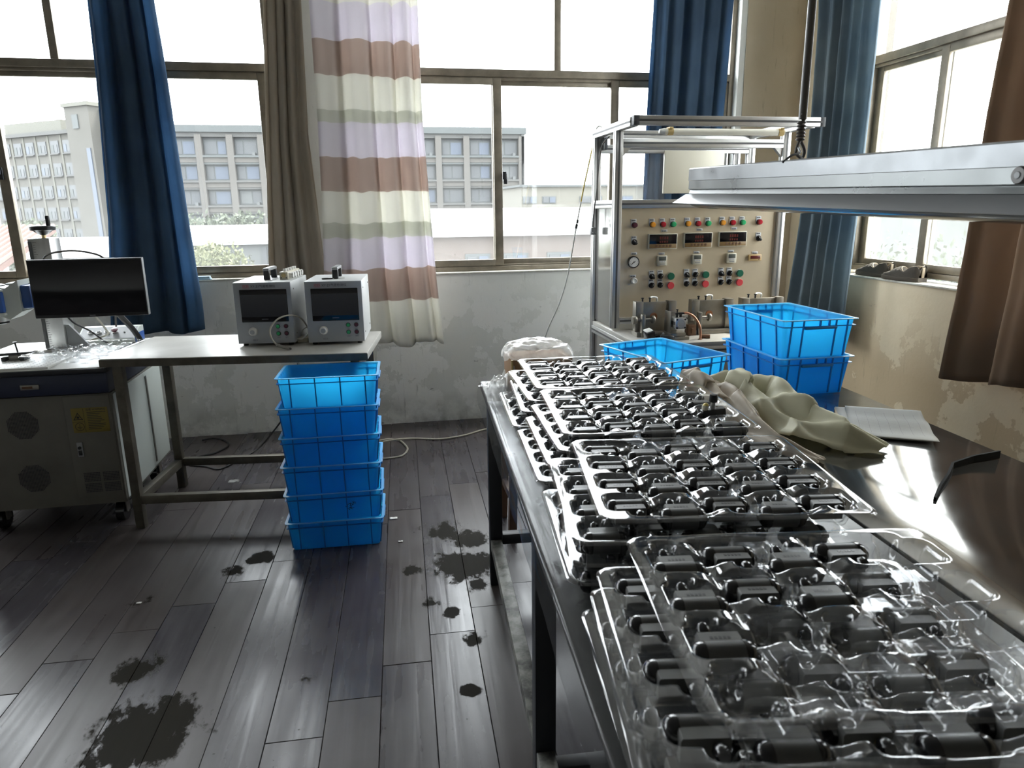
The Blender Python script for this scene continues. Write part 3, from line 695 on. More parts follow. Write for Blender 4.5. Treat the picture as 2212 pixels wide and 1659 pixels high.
# ================================================================== LASER MARKING MACHINE (left)
X0, X1, Y0, Y1 = -1.90, -1.215, 3.30, 4.02
lm = thing('laser_machine', 'cream and navy laser marking cabinet at the left edge with round vents', 'machine', ((X0+X1)/2, (Y0+Y1)/2, 0))
MB().box(X0, X1, Y0, Y1, .125, .648, .004).build('cabinet_body', 'machine_cream_shaded', lm)
MB().box(X1, X1+.004, Y0+.02, Y1-.02, .14, .64, .001).build('side_panel', 'machine_side', lm)
for a_, b_ in ((.12,.17),(.45,.47)): MB().box(X1+.004, X1+.007, Y0+a_, Y0+b_, .16, .62, .001).build('side_rib', 'machine_cream_shaded', lm)
dr = MB().box(X0, X1, Y0-.012, Y1, .652, .745, .006).build('drawer', 'machine_navy', lm)
hd = MB().box(-1.565, -1.49, Y0-.018, Y0-.010, .684, .706, .002).build('handle', 'steel_dull', dr); MB().box(-1.556, -1.515, Y0-.0195, Y0-.017, .690, .700).build('name_strip', 'bronze_brown', hd)
MB().box(X0-.01, X1+.01, Y0-.03, Y1+.02, .745, .768, .006).build('table_slab', 'leg_black', lm)
MB().box(X0, X1+.004, Y0-.02, Y1+.01, .768, .771, .001).build('table_sheet', 'white_plastic', lm)
dp = MB().box(-1.412, X1-.008, Y0-.006, Y0, .165, .642, .002).build('door', 'machine_cream_shaded', lm)
lt = MB().box(-1.384, -1.360, Y0-.011, Y0-.005, .362, .430, .002).build('latch', 'grey_plastic', dp); MB().cyl((-1.372, Y0-.016, .405), (-1.372, Y0-.010, .405), .007).box(-1.379, -1.365, Y0-.015, Y0-.010, .370, .392, .001).build('latch_lever', 'black_plastic', lt)
def dots(name, cx, cz, test, nx, nz, px, pz, parent, y, r=.0021):
    mb = MB()
    for i in range(nx):
        for j in range(nz):
            x = (i-(nx-1)/2)*px; z = (j-(nz-1)/2)*pz
            if test(x, z): mb.add([(cx+x-r, y, cz+z-r), (cx+x+r, y, cz+z-r), (cx+x+r, y, cz+z+r), (cx+x-r, y, cz+z+r)], [(0,1,2,3)])
    return tag(mb.build(name, 'ink', parent, smooth=0), kind='stuff')
octa = lambda x, z: abs(x) < .062 and abs(z) < .062 and abs(x)+abs(z) < .088
dots('fan_vent_holes', -1.588, .522, octa, 21, 21, .006, .006, lm, Y0-.0012); dots('fan_vent_holes', -1.581, .272, octa, 21, 21, .006, .006, lm, Y0-.0012)
for cx in (-1.342, -1.262):
    for cz in (.262, .210): dots('vent_holes', cx, cz, lambda x, z: True, 11, 6, .0063, .0075, dp, Y0-.0072, .0023)
# yellow warning plate
wp = MB().box(-1.386, -1.236, Y0-.0080, Y0-.0062, .474, .588, .0005).build('warning_plate', 'yellow_label', dp); wp['label'] = 'yellow laser warning label'
yk = Y0-.0084
def tri_out(cx, cz, s, t): 
    mb = MB()
    P = [Vector((cx+s*math.cos(R(90+120*k)), 0, cz+s*math.sin(R(90+120*k)))) for k in range(3)]
    for k in range(3):
        a, b = P[k], P[(k+1) % 3]; d = (b-a).normalized(); n = Vector((-d.z, 0, d.x))*t
        mb.add([(a.x, yk, a.z), (b.x, yk, b.z), (b.x+n.x, yk, b.z+n.z), (a.x+n.x, yk, a.z+n.z)], [(0,1,2,3)])
    return mb
m = tri_out(-1.360, .545, .022, .0025); m.lathe([(.0001, 0), (.005, .0001)], (-1.360, yk, .545), (0,-1,0), 8)
for k in range(8): m.cyl((-1.360, yk, .545), (-1.360+.010*math.cos(k*.785), yk, .545+.010*math.sin(k*.785)), .0005, n=3)
for k in range(24):
    a0, a1 = k*math.tau/24, (k+1)*math.tau/24
    m.add([(-1.358+r*math.cos(a), yk, .502+r*math.sin(a)) for a, r in ((a0,.017),(a1,.017),(a1,.0188),(a0,.0188))], [(0,1,2,3)])
for dz, ww in ((0, .020), (-.004, .013), (-.008, .006)): m.box(-1.358-ww/2, -1.358+ww/2, yk-.0002, yk, .499+dz, .5005+dz)
m.box(-1.3587, -1.3573, yk-.0002, yk, .4995, .514)
m.box(-1.336, -1.335, yk-.0002, yk, .478, .585); m.box(-1.384, -1.336, yk-.0002, yk, .524, .525)
for r in range(11): m.box(-1.322, -1.322+random.uniform(.045, .080), yk-.0002, yk, .566-r*.0078, .5682-r*.0078)
m.build('warning_marks', 'ink', wp, smooth=0)
text_mesh('注意 WARNING', .0115, 'ink', 'lettering', wp, Matrix.Translation(-wloc(wp)) @ on_front(-1.325, yk-.0004, .579))
# castors
for cx, cy in ((X0+.10, Y0+.12), (X1-.06, Y0+.10), (X1-.06, Y1-.1), (X0+.10, Y1-.1)):
    c = MB().cyl((cx-.018, cy, .05), (cx+.018, cy, .05), .05, n=20).build('castor', 'black_rubber', lm); MB().box(cx-.03, cx+.03, cy-.03, cy+.03, .105, .126, .003).cyl((cx-.024, cy, .05), (cx+.024, cy, .05), .012, n=10).box(cx-.026, cx-.021, cy-.02, cy+.02, .045, .11).box(cx+.021, cx+.026, cy-.02, cy+.02, .045, .11).build('castor_fork', 'steel_dull', c)
# lift column with handwheel, carriage, laser head
col = MB().box(-1.628, -1.532, 3.72, 3.84, .771, 1.315, .006).build('lift_column', 'alu', lm)
MB().box(-1.625, -1.610, 3.717, 3.721, .79, 1.30).build('scale_strip', 'alu_slot', col)
mt = MB()
for k in range(46): mt.box(-1.606, -1.606+(.010 if k % 5 else .016), 3.7185, 3.7195, .80+k*.011, .8012+k*.011)
tag(mt.build('scale_marks', 'ink', col, smooth=0), kind='stuff')
MB().box(-1.70, -1.45, 3.70, 3.90, .771, .786, .003).build('column_base', 'steel_dull', lm)
MB().prism([(-1.53, .786), (-1.43, .786), (-1.515, .90), (-1.53, .90)], 3.735, 3.75).build('gusset', 'grey_plastic', lm)
hw = MB().lathe([(.012,0),(.018,.002),(.040,.020),(.054,.024),(.055,.040),(.050,.044),(.030,.038),(.001,.038)], (-1.578, 3.78, 1.328), (0,0,1), 28).build('handwheel', 'black_plastic', lm)
MB().cyl((-1.578,3.78,1.315), (-1.578,3.78,1.332), .010).build('wheel_shaft', 'brass', hw); MB().lathe([(.006,0),(.009,.006),(.0105,.045),(.009,.052),(.001,.052)], (-1.548, 3.775, 1.366), (0,0,1), 14).build('wheel_grip', 'black_plastic', hw)
cr = MB().box(-1.70, -1.50, 3.60, 3.72, 1.00, 1.12, .006).build('carriage', 'machine_side', lm)
MB().prism([(-1.70,.985),(-1.655,.965),(-1.600,1.00),(-1.600,1.14),(-1.655,1.105),(-1.70,1.115)], 3.50, 3.62).build('head_bracket', 'machine_side', lm)
MB().box(-1.652, -1.560, 3.515, 3.605, 1.01, 1.115, .01).build('bracket_motor', 'machine_blue', lm)
hb = MB().box(-1.86, -1.665, 3.48, 3.66, .995, 1.095, .012).build('laser_head', 'machine_blue', lm)
MB().box(-1.862, -1.663, 3.478, 3.662, .986, .997, .003).box(-1.862, -1.663, 3.478, 3.662, 1.093, 1.104, .003).build('head_trim', 'machine_side', hb)
MB().lathe([(.060,0),(.060,.012),(.055,.014),(.001,.014)], (-1.745, 3.56, 1.104), (0,0,1), 28).build('head_cover', 'black_plastic', hb)
MB().lathe([(.036,-.036),(.046,-.034),(.048,0)], (-1.735, 3.56, .986), (0,0,1), 26).build('lens_barrel', 'alu', hb); MB().lathe([(.040,-.010),(.044,-.008),(.044,0)], (-1.735, 3.56, .951), (0,0,1), 26).build('lens_ring', 'black_rubber', hb)
# monitor, tilted a touch, on its arm
mo = thing('monitor', 'switched-off black flat monitor in front of the navy curtain', 'monitor', (-1.312, 3.50, .964), R(1.0))
MB().box(-.238, .238, 0, .028, 0, .262, .004).build('housing', 'black_plastic', mo, True); MB().box(-.232, .232, -.0015, 0, .016, .256, .0005).build('screen', 'screen_black', mo, True)
MB().box(-.14, .14, .028, .055, .04, .2, .01).build('back_shell', 'black_plastic', mo, True); MB().box(.236, .2385, -.001, .028, .002, .262).box(-.238, .238, -.001, .028, .2605, .2635).build('edge_strip', 'grey_plastic', mo, True)
text_mesh('', .008, 'ink_grey') if False else None
MB().box(-.012, .012, -.0022, -.001, .006, .0105).build('logo_strip', 'ink_grey', mo, True)
am = MB(); am.tube([(0, .05, .12), (.02, .12, .06), (.07, .28, -.10), (.09, .34, -.19)], .014, 10); am.build('arm', 'black_plastic', mo, True)
# control box with four buttons
cb = thing('control_box', 'small grey control box with four round buttons under the monitor', 'control box', (-1.405, 3.93, .771), R(-2))
MB().add([(-.14,-.075,0),(.14,-.075,0),(.14,.075,0),(-.14,.075,0),(-.14,-.065,.028),(.14,-.065,.028),(.14,.03,.078),(-.14,.03,.078),(.14,.075,.078),(-.14,.075,.078)],
  [(0,3,2,1),(0,1,5,4),(4,5,6,7),(7,6,8,9),(2,3,9,8),(1,2,8,6,5),(3,0,4,7,9)]).build('case', 'machine_side', cb, True, smooth=0)
fp = MB().add([(-.132,-.0615,.0310),(.132,-.0615,.0310),(.132,.0265,.0775),(-.132,.0265,.0775)], [(0,1,2,3)]).build('face', 'grey_plastic', cb, True)
MB().box(.1402, .143, -.06, .07, .004, .05, .001).build('side_plate', 'machine_blue', cb, True)
nv = Vector((0, -.465, .885)).normalized()
for i, x in enumerate((-.085, -.045, -.005, .034)):
    p = Vector((x, -.018, .0545)); b = MB().lathe([(.013,0),(.013,.006),(.010,.008),(.001,.008)], p, nv, 18).build('button_ring', 'alu', cb, True)
    MB().lathe([(.009,.006),(.009,.010),(.001,.011)] if i < 3 else [(.008,.006),(.009,.014),(.016,.016),(.016,.022),(.001,.024)], p, nv, 18).build('button', 'black_plastic' if i < 3 else 'lens_maroon', b, True)
MB().lathe([(.004,0),(.004,.003),(.001,.003)], (.078, -.018, .0545), nv, 10).build('key_slot', 'ink', cb, True)
# perforated plate, little clamp
pp = thing('perforated_plate', 'thin perforated work plate on the laser cabinet', 'plate', (-1.66, 3.43, .7712))
MB().box(-1.90, -1.445, 3.29, 3.60, .7714, .781, .002).build('plate', 'white_plastic', pp)
mb = MB()
for i in range(17):
    for j in range(12):
        x, y = -1.885+i*.0265, 3.305+j*.025; mb.add([(x+.0035*math.cos(a), y+.0035*math.sin(a), .7813) for a in [k*math.tau/6 for k in range(6)]], [tuple(range(6))])
tag(mb.build('holes', 'ink', pp, smooth=0), kind='stuff')
ck = thing('clamp', 'small black clamp with an upright screw on the perforated plate', 'clamp', (-1.64, 3.50, .7816))
[MB().box(a_, a_+.02, 3.46, 3.52, .7816, .800, .002).build('foot', 'black_plastic', ck) for a_ in (-1.705, -1.63)]; MB().cbox((-1.648, 3.49, .812), (.13, .035, .012), (0, 0, R(8)), .002).build('jaw', 'black_plastic', ck)
MB().box(-1.68, -1.64, 3.475, 3.505, .7816, .806, .002).build('block', 'steel_dull', ck); MB().cyl((-1.645,3.49,.816), (-1.650,3.49,.862), .0035, n=10).build('screw', 'black_plastic', ck); MB().lathe([(.009,0),(.009,.004),(.001,.006)], (-1.650,3.49,.860), (0,0,1), 14).build('screw_head', 'black_plastic', ck)
# cables behind the monitor
def cable(name, label, pts, r, mat, sub=8): return tag(MB().tube(pts, r, 8, sub).build(name, mat, origin=pts[-1]), label, 'cable')
cable('cable', 'grey cable arching over the top of the monitor', [(-1.56,3.70,1.15),(-1.54,3.66,1.23),(-1.44,3.62,1.258),(-1.33,3.60,1.252),(-1.25,3.58,1.215),(-1.22,3.60,1.10),(-1.30,3.75,.95),(-1.36,3.90,.86)], .0045, 'rod_grey')
cable('cable', 'thin black cable hanging under the monitor', [(-1.45,3.53,1.0),(-1.44,3.60,.93),(-1.41,3.70,.87),(-1.39,3.80,.80),(-1.375,3.84,.775)], .004, 'cable_black')
cable('cable', 'white looped cable hanging under the monitor', [(-1.36,3.56,1.0),(-1.34,3.62,.94),(-1.345,3.72,.87),(-1.38,3.82,.83),(-1.47,3.84,.80),(-1.50,3.80,.775)], .005, 'cable_beige')

# ================================================================== STEEL BENCH WITH TWO TESTERS
ZB = .81
wbn = thing('work_bench', 'steel work bench carrying the two white testers', 'bench', (-.62, 3.478, 0), R(-6.4))
MB().box(-.577, .577, -.287, .287, ZB-.034, ZB, .003).build('bench_top', 'bench_top', wbn, True); MB().box(-.578, .578, -.289, -.2875, ZB-.036, ZB-.004).build('front_edge', 'bench_steel', wbn, True)
for sx in (-1, 1):
    for sy in (-1, 1): MB().box(sx*.517-.02, sx*.517+.02, sy*.25-.02, sy*.25+.02, 0.0, ZB-.035, .002).build('leg', 'bench_steel', wbn, True)
    MB().box(sx*.517-.017, sx*.517+.017, -.23, .23, .118, .158, .002).build('side_rail', 'bench_steel', wbn, True)
for sy in (-1, 1): MB().box(-.497, .497, sy*.25-.017, sy*.25+.017, .12, .16, .002).build('long_rail', 'bench_steel', wbn, True)

def tester(label, loc, rot):
    t = thing('air_leak_tester', label, 'tester', loc, rot)
    W, Hh, D, f = .262, .287, .36, .012
    MB().box(-W/2, W/2, .004, D, f, f+Hh, .003).build('case', 'tester_white', t, True)
    fr = MB().box(-W/2+.001, W/2-.001, 0, .006, f+.001, f+Hh-.001, .002).build('front_panel', 'tester_front', t, True)
    for sx in (-1, 1):
        for y in (.03, D-.03): MB().cyl((sx*.105, y, 0), (sx*.105, y, f+.002), .012, n=12).build('foot', 'black_rubber', t, True)
    top = f+Hh
    # front layout measured from the top left corner
    X = lambda a: -W/2+a; Z = lambda b: top-b
    b = MB().box(X(.028), X(.242), -.005, .001, Z(.185), Z(.033), .003).build('screen_bezel', 'screen_black', fr, True); MB().box(X(.030), X(.240), -.0056, -.0048, Z(.160), Z(.057)).build('screen', 'screen_glass', b, True)
    MB().box(X(.120), X(.150), -.0056, -.005, Z(.1725), Z(.1695)).build('screen_logo', 'ink_grey', b, True)
    k = MB().lathe([(.020,0),(.020,.004),(.017,.006),(.0165,.020),(.014,.023),(.001,.023)], (X(.074), 0, Z(.229)), (0,-1,0), 26).build('knob', 'white_plastic', fr, True)
    MB().lathe([(.011,.0228),(.011,.0236),(.001,.0236)], (X(.074), 0, Z(.229)), (0,-1,0), 20).build('knob_cap', 'tester_front', k, True)
    for r, bz in enumerate((.206, .240)):
        for c, bx_ in enumerate((.189, .226)):
            g = MB().lathe([(.0105,0),(.0105,.003),(.009,.004),(.001,.004)], (X(bx_), 0, Z(bz)), (0,-1,0), 20).build('button_ring', 'black_plastic', fr, True)
            MB().lathe([(.0082,.003),(.0082,.007),(.001,.008)], (X(bx_), 0, Z(bz)), (0,-1,0), 18).build('button', 'lens_green' if c == 0 else 'lens_maroon', g, True)
            text_mesh((('OK','NG'),('启动','复位'))[r][c], .0075, 'ink_grey', 'lettering', fr, on_front(X(bx_), -.0008, Z(bz+.017 if r == 0 else bz+.020)), align='CENTER')
    text_mesh('调压阀', .0075, 'ink_grey', 'lettering', fr, on_front(X(.080), -.0008, Z(.270)), align='CENTER')
    text_mesh('欣跃', .0155, 'ink_red', 'lettering', fr, on_front(X(.044), -.0008, Z(.0185)))
    MB().box(X(.045), X(.074), -.0009, -.0002, Z(.0278), Z(.0268)).build('red_underline', 'ink_red', fr, True)
    text_mesh('XY-Z1气密检测仪', .0145, 'ink', 'lettering', fr, on_front(X(.080), -.0008, Z(.0195)))
    for a_ in (.10, .235): MB().box(-.014, .014, a_, a_+.022, top, top+.045, .004).build('handle_post', 'black_plastic', t, True)
    MB().box(-.0145, .0145, .098, .259, top+.042, top+.056, .005).build('handle_bar', 'grey_plastic', t, True)
    for z in (f+.04, f+.25):
        for y in (.05, .30): MB().lathe([(.004,0),(.003,.002),(.001,.0025)], (W/2, y, z), (1,0,0), 10).build('screw', 'steel_dull', t, True)
    return t
tester('left tester with a pale valve manifold lying on top', (-.545, 3.405, ZB), R(-6))
tester('right tester beside the striped curtain, with only a handle on top', (-.222, 3.362, ZB), R(-4.0))
# valve manifold lying on the left tester
vm = thing('valve_manifold', 'nickel valve manifold lying on top of the left tester', 'manifold', (-.44, 3.62, 1.1092), R(-8))
MB().box(-.020, .020, -.115, .115, 0, .036, .003).build('bar', 'cream_plastic', vm, True)
MB().lathe([(.011,0),(.011,.004),(.007,.006),(.006,.002),(.001,.002)], (0, -.115, .020), (0,-1,0), 16).build('end_port', 'brass', vm, True)
for i in range(5):
    y = -.085+i*.044; c = MB().cyl((.018, y, .018), (.040, y, .018), .0125, n=16).build('port', 'white_plastic', vm, True); MB().lathe([(.014,.0),(.014,.004),(.010,.004)], (.034, y, .018), (1,0,0), 16).build('port_ring', 'alu', c, True)
    MB().cyl((0, y, .035), (0, y, .048), .009, n=12).build('top_port', 'white_plastic', vm, True)
for sx in (-.012, .012): MB().lathe([(.003,0),(.003,.001),(.001,.001)], (sx, -.115, .008), (0,-1,0), 8).build('bolt', 'ink', vm, True)
# test lead looping in front of the left tester, metal plug lying on the bench
ld = thing('test_lead', 'clear tube lead with a metal plug looping in front of the left tester', 'tube', (-.40, 3.37, ZB))
MB().tube([(-.37,3.55,.87),(-.385,3.44,.93),(-.425,3.36,.958),(-.478,3.325,.945),(-.512,3.315,.90),(-.505,3.31,.855),(-.478,3.292,.828)], .0038, 8).build('tube', 'cable_beige', ld)
MB().cyl((-.480,3.294,.830), (-.425,3.262,.8185), .008, n=14).cyl((-.484,3.297,.831), (-.476,3.291,.829), .0095, n=14).build('plug', 'steel_dull', ld); MB().cyl((-.425,3.262,.8185), (-.420,3.259,.8182), .0045, n=10).build('plug_tip', 'black_plastic', ld)
ad = thing('power_adapter', 'white adapter with a coiled lead between the two testers', 'adapter', (-.383, 3.50, ZB))
MB().box(-.413, -.362, 3.46, 3.54, ZB, ZB+.022, .004).build('adapter_case', 'cream_plastic', ad); MB().tube([(-.39,3.46,.826),(-.41,3.43,.835),(-.385,3.405,.838),(-.36,3.43,.855),(-.365,3.50,.875),(-.39,3.53,.86),(-.40,3.52,.835)], .003, 7).build('lead', 'cable_white', ad)
kt = thing('key_cord', 'black key with a white cord lying on the right tester', 'key', (-.225, 3.46, 1.1092)); MB().cbox((-.262,3.455,1.1125), (.030,.012,.006), (0,0,.3), .002).cbox((-.238,3.46,1.112), (.022,.006,.005), (0,0,.2), .001).build('key', 'black_plastic', kt); MB().tube([(-.228,3.462,1.1115),(-.205,3.468,1.1120),(-.185,3.470,1.1115),(-.172,3.474,1.1115)], .0018, 6).build('cord', 'cable_white', kt)
MBp = MB().box(-1.125, -1.035, 4.62, 4.66, SILL+.0005, SILL+.012, .003).box(-1.120, -1.040, 4.622, 4.658, SILL+.013, SILL+.024, .003)
tag(MBp.build('sponge', 'pad_blue', origin=(-1.08, 4.64, SILL)), 'pale blue folded sponge on the sill right of the navy curtain', 'sponge')

# ================================================================== BLUE CRATES
def crate(label, loc, rot, L=.41, W=.30, Hh=.132, group=None, scribble=False):
    t = thing('crate', label, 'crate', loc, rot, group)
    tp = .014; th = .003
    def rect(z, off):
        k = tp*(1-z/Hh); a, b, c = L/2-.012-k-off, W/2-.012-k-off, .014
        pts = []
        for sx, sy, a0 in ((1,1,0),(-1,1,90),(-1,-1,180),(1,-1,270)):
            for q in (0, 30, 60, 90): an = R(a0+q); pts.append((sx*(a-c)+c*math.cos(an), sy*(b-c)+c*math.sin(an), z))
        return pts
    mb = MB()
    mb.ring([rect(0, 0), rect(Hh, 0)], True, True, False)
    mb.ring([rect(th, th), rect(Hh, th)], True, True, False)
    body = recalc(mb.build('shell', 'crate_blue', t, True))
    kz = lambda z: tp*(1-z/Hh)
    for sy in (-1, 1):
        for i in range(4):
            x = (-.36+.24*i)*L
            rb = MB(); rb.add([(x-.0022, sy*(W/2-.013-kz(z)+o), z) for z in (.004, Hh-.004) for o in (0, .006)] + [(x+.0022, sy*(W/2-.013-kz(z)+o), z) for z in (.004, Hh-.004) for o in (0, .006)], [(0,1,3,2),(4,6,7,5),(1,5,7,3),(0,4,5,1),(2,3,7,6)]); recalc(rb.build('rib', 'crate_rib', body, True, smooth=0))
    for sx in (-1, 1):
        for i in range(4):
            y = (-.36, -.21, .21, .36)[i]*W
            rb = MB(); rb.add([(sx*(L/2-.013-kz(z)+o), y-.0022, z) for z in (.004, Hh-.004) for o in (0, .006)] + [(sx*(L/2-.013-kz(z)+o), y+.0022, z) for z in (.004, Hh-.004) for o in (0, .006)], [(0,1,3,2),(4,6,7,5),(1,5,7,3),(0,4,5,1),(2,3,7,6)]); recalc(rb.build('rib', 'crate_rib', body, True, smooth=0))
    def band(z0, z1, o0, o1):
        m = MB(); m.ring([rect(z0, o0), rect(z0, -o1), rect(z1, -o1), rect(z1, o0)], True, False, False)
        n = 16; o = 0
        for j in range(n): m.f.append((o+3*n+j, o+3*n+(j+1) % n, o+(j+1) % n, o+j))
        return m
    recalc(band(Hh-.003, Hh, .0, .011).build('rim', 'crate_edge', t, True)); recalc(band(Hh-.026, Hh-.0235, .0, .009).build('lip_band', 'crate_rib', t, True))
    for sx in (-1, 1):
        x = sx*(L/2-.013-kz(Hh-.03))
        MB().box(min(x, x+sx*.016), max(x, x+sx*.016), -.062, .062, Hh-.034, Hh-.023, .003).build('handle', 'crate_rib', t, True)
        for y in (-.035, 0.0): MB().box(min(x, x+sx*.010), max(x, x+sx*.010), y-.002, y+.002, Hh-.024, Hh-.003).build('handle_web', 'crate_rib', t, True)
    if scribble:
        yf = -(W/2-.0125)
        def stroke(pts, nm=MB()):
            for (x0, z0), (x1, z1) in zip(pts, pts[1:]):
                y0 = yf+kz(z0)-.0012; y1 = yf+kz(z1)-.0012; d = Vector((x1-x0, 0, z1-z0)).normalized()*.0; p = Vector((-(z1-z0), 0, x1-x0)).normalized()*.0009
                nm.add([(x0-p.x,y0,z0-p.z),(x1-p.x,y1,z1-p.z),(x1+p.x,y1,z1+p.z),(x0+p.x,y0,z0+p.z)], [(0,1,2,3)])
            return nm
        sm = MB(); zc = Hh*.48; S = .001
        for pts in ([(60,26),(64,10)], [(70,24),(77,27),(78,20),(71,16),(80,14),(78,4),(72,6)], [(82,30),(88,33),(87,24),(81,16),(92,22)], [(94,34),(96,22)], [(66,8),(84,-4)], [(54,14),(70,-6),(76,22)], [(74,2),(90,4)], [(62,20),(92,28)]):
            stroke([(a*S-.01, zc+(b-14)*S) for a, b in pts], sm)
        sm.build('scribble', 'ink', t, True, smooth=0)
    return t
names = ['topmost open blue crate of the tall stack, under the bench edge', 'blue crate second from the top of the tall floor stack', 'blue crate third from the top of the tall floor stack', 'blue crate fourth from the top of the tall floor stack', 'blue crate with handwritten scribble, fifth down in the floor stack', 'lowest blue crate of the tall stack, standing on the floor']
for i in range(6):
    k = 5-i
    crate(names[i], (-.246+(.010 if i == 0 else random.uniform(-.004,.004))-.003*k*0, 3.006+random.uniform(-.003,.003), .0015+k*.1268), R(-1.6+random.uniform(-.8,.8)), .42, .282, .131, 'blue crates stacked on the floor', scribble=(i == 4))

# ================================================================== CABLES AND BITS ON THE FLOOR
cable('cable', 'black cable running down the wall behind the crates to the floor', [(-.50,4.30,.68),(-.54,4.32,.45),(-.60,4.35,.25),(-.75,4.32,.06),(-.83,4.25,.006),(-.90,4.10,.005),(-.97,4.00,.005),(-1.05,4.06,.005),(-1.15,4.10,.005)], .005, 'cable_black')
cable('cable', 'black cable looped on the floor beside the laser cabinet', [(-1.19,4.58,.006),(-1.12,4.60,.006),(-1.04,4.53,.006),(-1.00,4.42,.006),(-1.05,4.30,.006),(-1.14,4.24,.006),(-1.19,4.16,.006)], .0055, 'cable_black')
cable('cable', 'beige cable lying along the floor under the steel bench', [(-1.18,4.17,.005),(-1.0,4.10,.005),(-.75,4.08,.005),(-.45,4.10,.005),(-.2,4.22,.005),(-.04,4.33,.005),(.05,4.30,.005),(.09,4.20,.005),(.10,4.10,.005),(.06,4.0,.005),(-.03,3.975,.005),(-.15,3.98,.005)], .006, 'cable_beige')
cable('cable', 'beige cable lying on the floor by the wall behind the table leg', [(-.05,4.25,.018),(.05,4.28,.018),(.16,4.31,.006),(.30,4.265,.006),(.46,4.30,.006),(.62,4.40,.006),(.80,4.46,.006)], .006, 'cable_beige')
cable('cable', 'white lead hanging under the bench behind the crates', [(-.49,3.60,.76),(-.44,3.56,.70),(-.41,3.52,.66),(-.40,3.50,.5),(-.42,3.56,.25),(-.44,3.62,.006)], .004, 'cable_white')
def scrap(label, x, y, s, seed, mat='white_scrap'):
    mb = MB(); rnd = random.Random(seed)
    mb.grid(5, 5, lambda u, v: (x+(u-.5)*s+.2*s*fbm(u*3, v*3, seed), y+(v-.5)*s*.6+.2*s*fbm(u*3+9, v*3, seed), .0012+.25*s*abs(fbm(u*2+4, v*2+seed, seed))))
    o = mb.build('scrap', mat, origin=(x, y, 0)); sm = o.modifiers.new('thickness', 'SOLIDIFY'); sm.thickness = .0006; sm.offset = 1
    return tag(o, label, 'scrap')
scrap('crumpled clear film scrap on the floor under the bench', -.851, 3.797, .055, 1, 'bag_milky'); scrap('white paper scrap on the floor right of the crate stack', -.005, 3.134, .035, 2); scrap('tiny white crumb on the floor right of the lowest crate', .02, 2.884, .02, 3); scrap('tiny white scrap on the dark floor at the left', -.963, 2.577, .018, 4)
# ================================================================== CONTROL BENCH IN THE CORNER
cbn = thing('control_bench', 'aluminium framed control bench with a steel button panel in the corner', 'control bench', (1.69, 3.55, 0))
AX0, AX1, AYF, AYB = 1.208, 2.182, 3.600, 3.965
def profile(name, x0, x1, y0, y1, z0, z1, axis, par=cbn):
    o = MB().box(x0, x1, y0, y1, z0, z1, .0025).build(name, 'alu', par)
    s = MB(); e = .0008; q = .005                               # the dark slots of the extrusion
    cx, cy, cz = (x0+x1)/2, (y0+y1)/2, (z0+z1)/2
    if axis == 'x': s.box(x0+.001, x1-.001, y0-e, y0+.004, cz-q, cz+q); s.box(x0+.001, x1-.001, cy-q, cy+q, z0-e, z0+.004)
    if axis == 'z': s.box(cx-q, cx+q, y0-e, y0+.004, z0+.001, z1-.001); s.box(x0-e, x0+.004, cy-q, cy+q, z0+.001, z1-.001)
    if axis == 'y': s.box(x0-e, x0+.004, y0+.001, y1-.001, cz-q, cz+q); s.box(cx-q, cx+q, y0+.001, y1-.001, z0-e, z0+.004)
    tag(s.build('slot', 'alu_slot', o, smooth=0), kind='stuff')
    return o
for x in (AX0, AX1-.042):
    profile('front_post', x, x+.042, AYF-.02, AYF+.022, .79 , 1.80, 'z'); profile('back_post', x, x+.042, AYB-.02, AYB+.022, 0, 1.80, 'z')
    profile('top_side_beam', x, x+.042, 3.375, AYB+.022, 1.80, 1.843, 'y'); profile('base_side_beam', x, x+.042, 3.17, AYB-.02, .712, .755, 'y')
    profile('base_post', x, x+.042, 3.17, 3.212, 0, .712, 'z')
profile('top_front_beam', AX0+.005, AX1+.015, 3.333, 3.375, 1.803, 1.846, 'x'); profile('top_back_beam', AX0+.042, AX1-.042, AYB-.02, AYB+.022, 1.80, 1.843, 'x')
profile('upper_rail', AX0+.042, AX1-.042, AYF-.02, AYF+.022, 1.722, 1.765, 'x'); profile('middle_rail', AX0+.042, AX1-.042, AYF-.02, AYF+.022, 1.420, 1.463, 'x')
profile('middle_side_rail', AX0, AX0+.042, AYF+.022, AYB-.02, 1.420, 1.463, 'y'); profile('upper_back_rail', AX0+.042, AX1-.042, AYB-.02, AYB+.022, 1.722, 1.765, 'x'); profile('base_front_beam', AX0+.042, AX1-.042, 3.17, 3.212, .712, .755, 'x'); profile('base_front_beam', AX0+.042, AX1-.042, 3.17, 3.212, .62, .663, 'x')
profile('panel_foot_rail', AX0+.042, AX1-.042, AYF-.03, AYF+.012, .815, .848, 'x'); profile('inner_post', 1.985, 2.012, AYB-.02, AYB+.007, 1.463, 1.722, 'z'); profile('inner_post', 2.055, 2.09, AYB-.02, AYB+.015, 1.463, 1.722, 'z')
for x in (AX0+.0045, AX1+.0005): MB().box(x, x+.0155+.012, 3.3325, 3.3755, 1.8025, 1.8465, .001).build('end_cap', 'cap_grey', cbn)
for (x, s) in ((AX0+.042, 1), (AX1-.042, -1)):
    MB().prism([(x, 1.722), (x+s*.045, 1.722), (x, 1.677)], AYF-.012, AYF+.012).build('corner_bracket', 'alu', cbn); MB().prism([(x, 1.80), (x+s*.04, 1.80), (x, 1.76)], AYB-.012, AYB+.012).build('corner_bracket', 'alu', cbn)
MB().box(AX0+.042, AX0+.060, AYB-.075, AYB-.02, 1.735, 1.80, .002).build('corner_bracket', 'cap_grey', cbn)
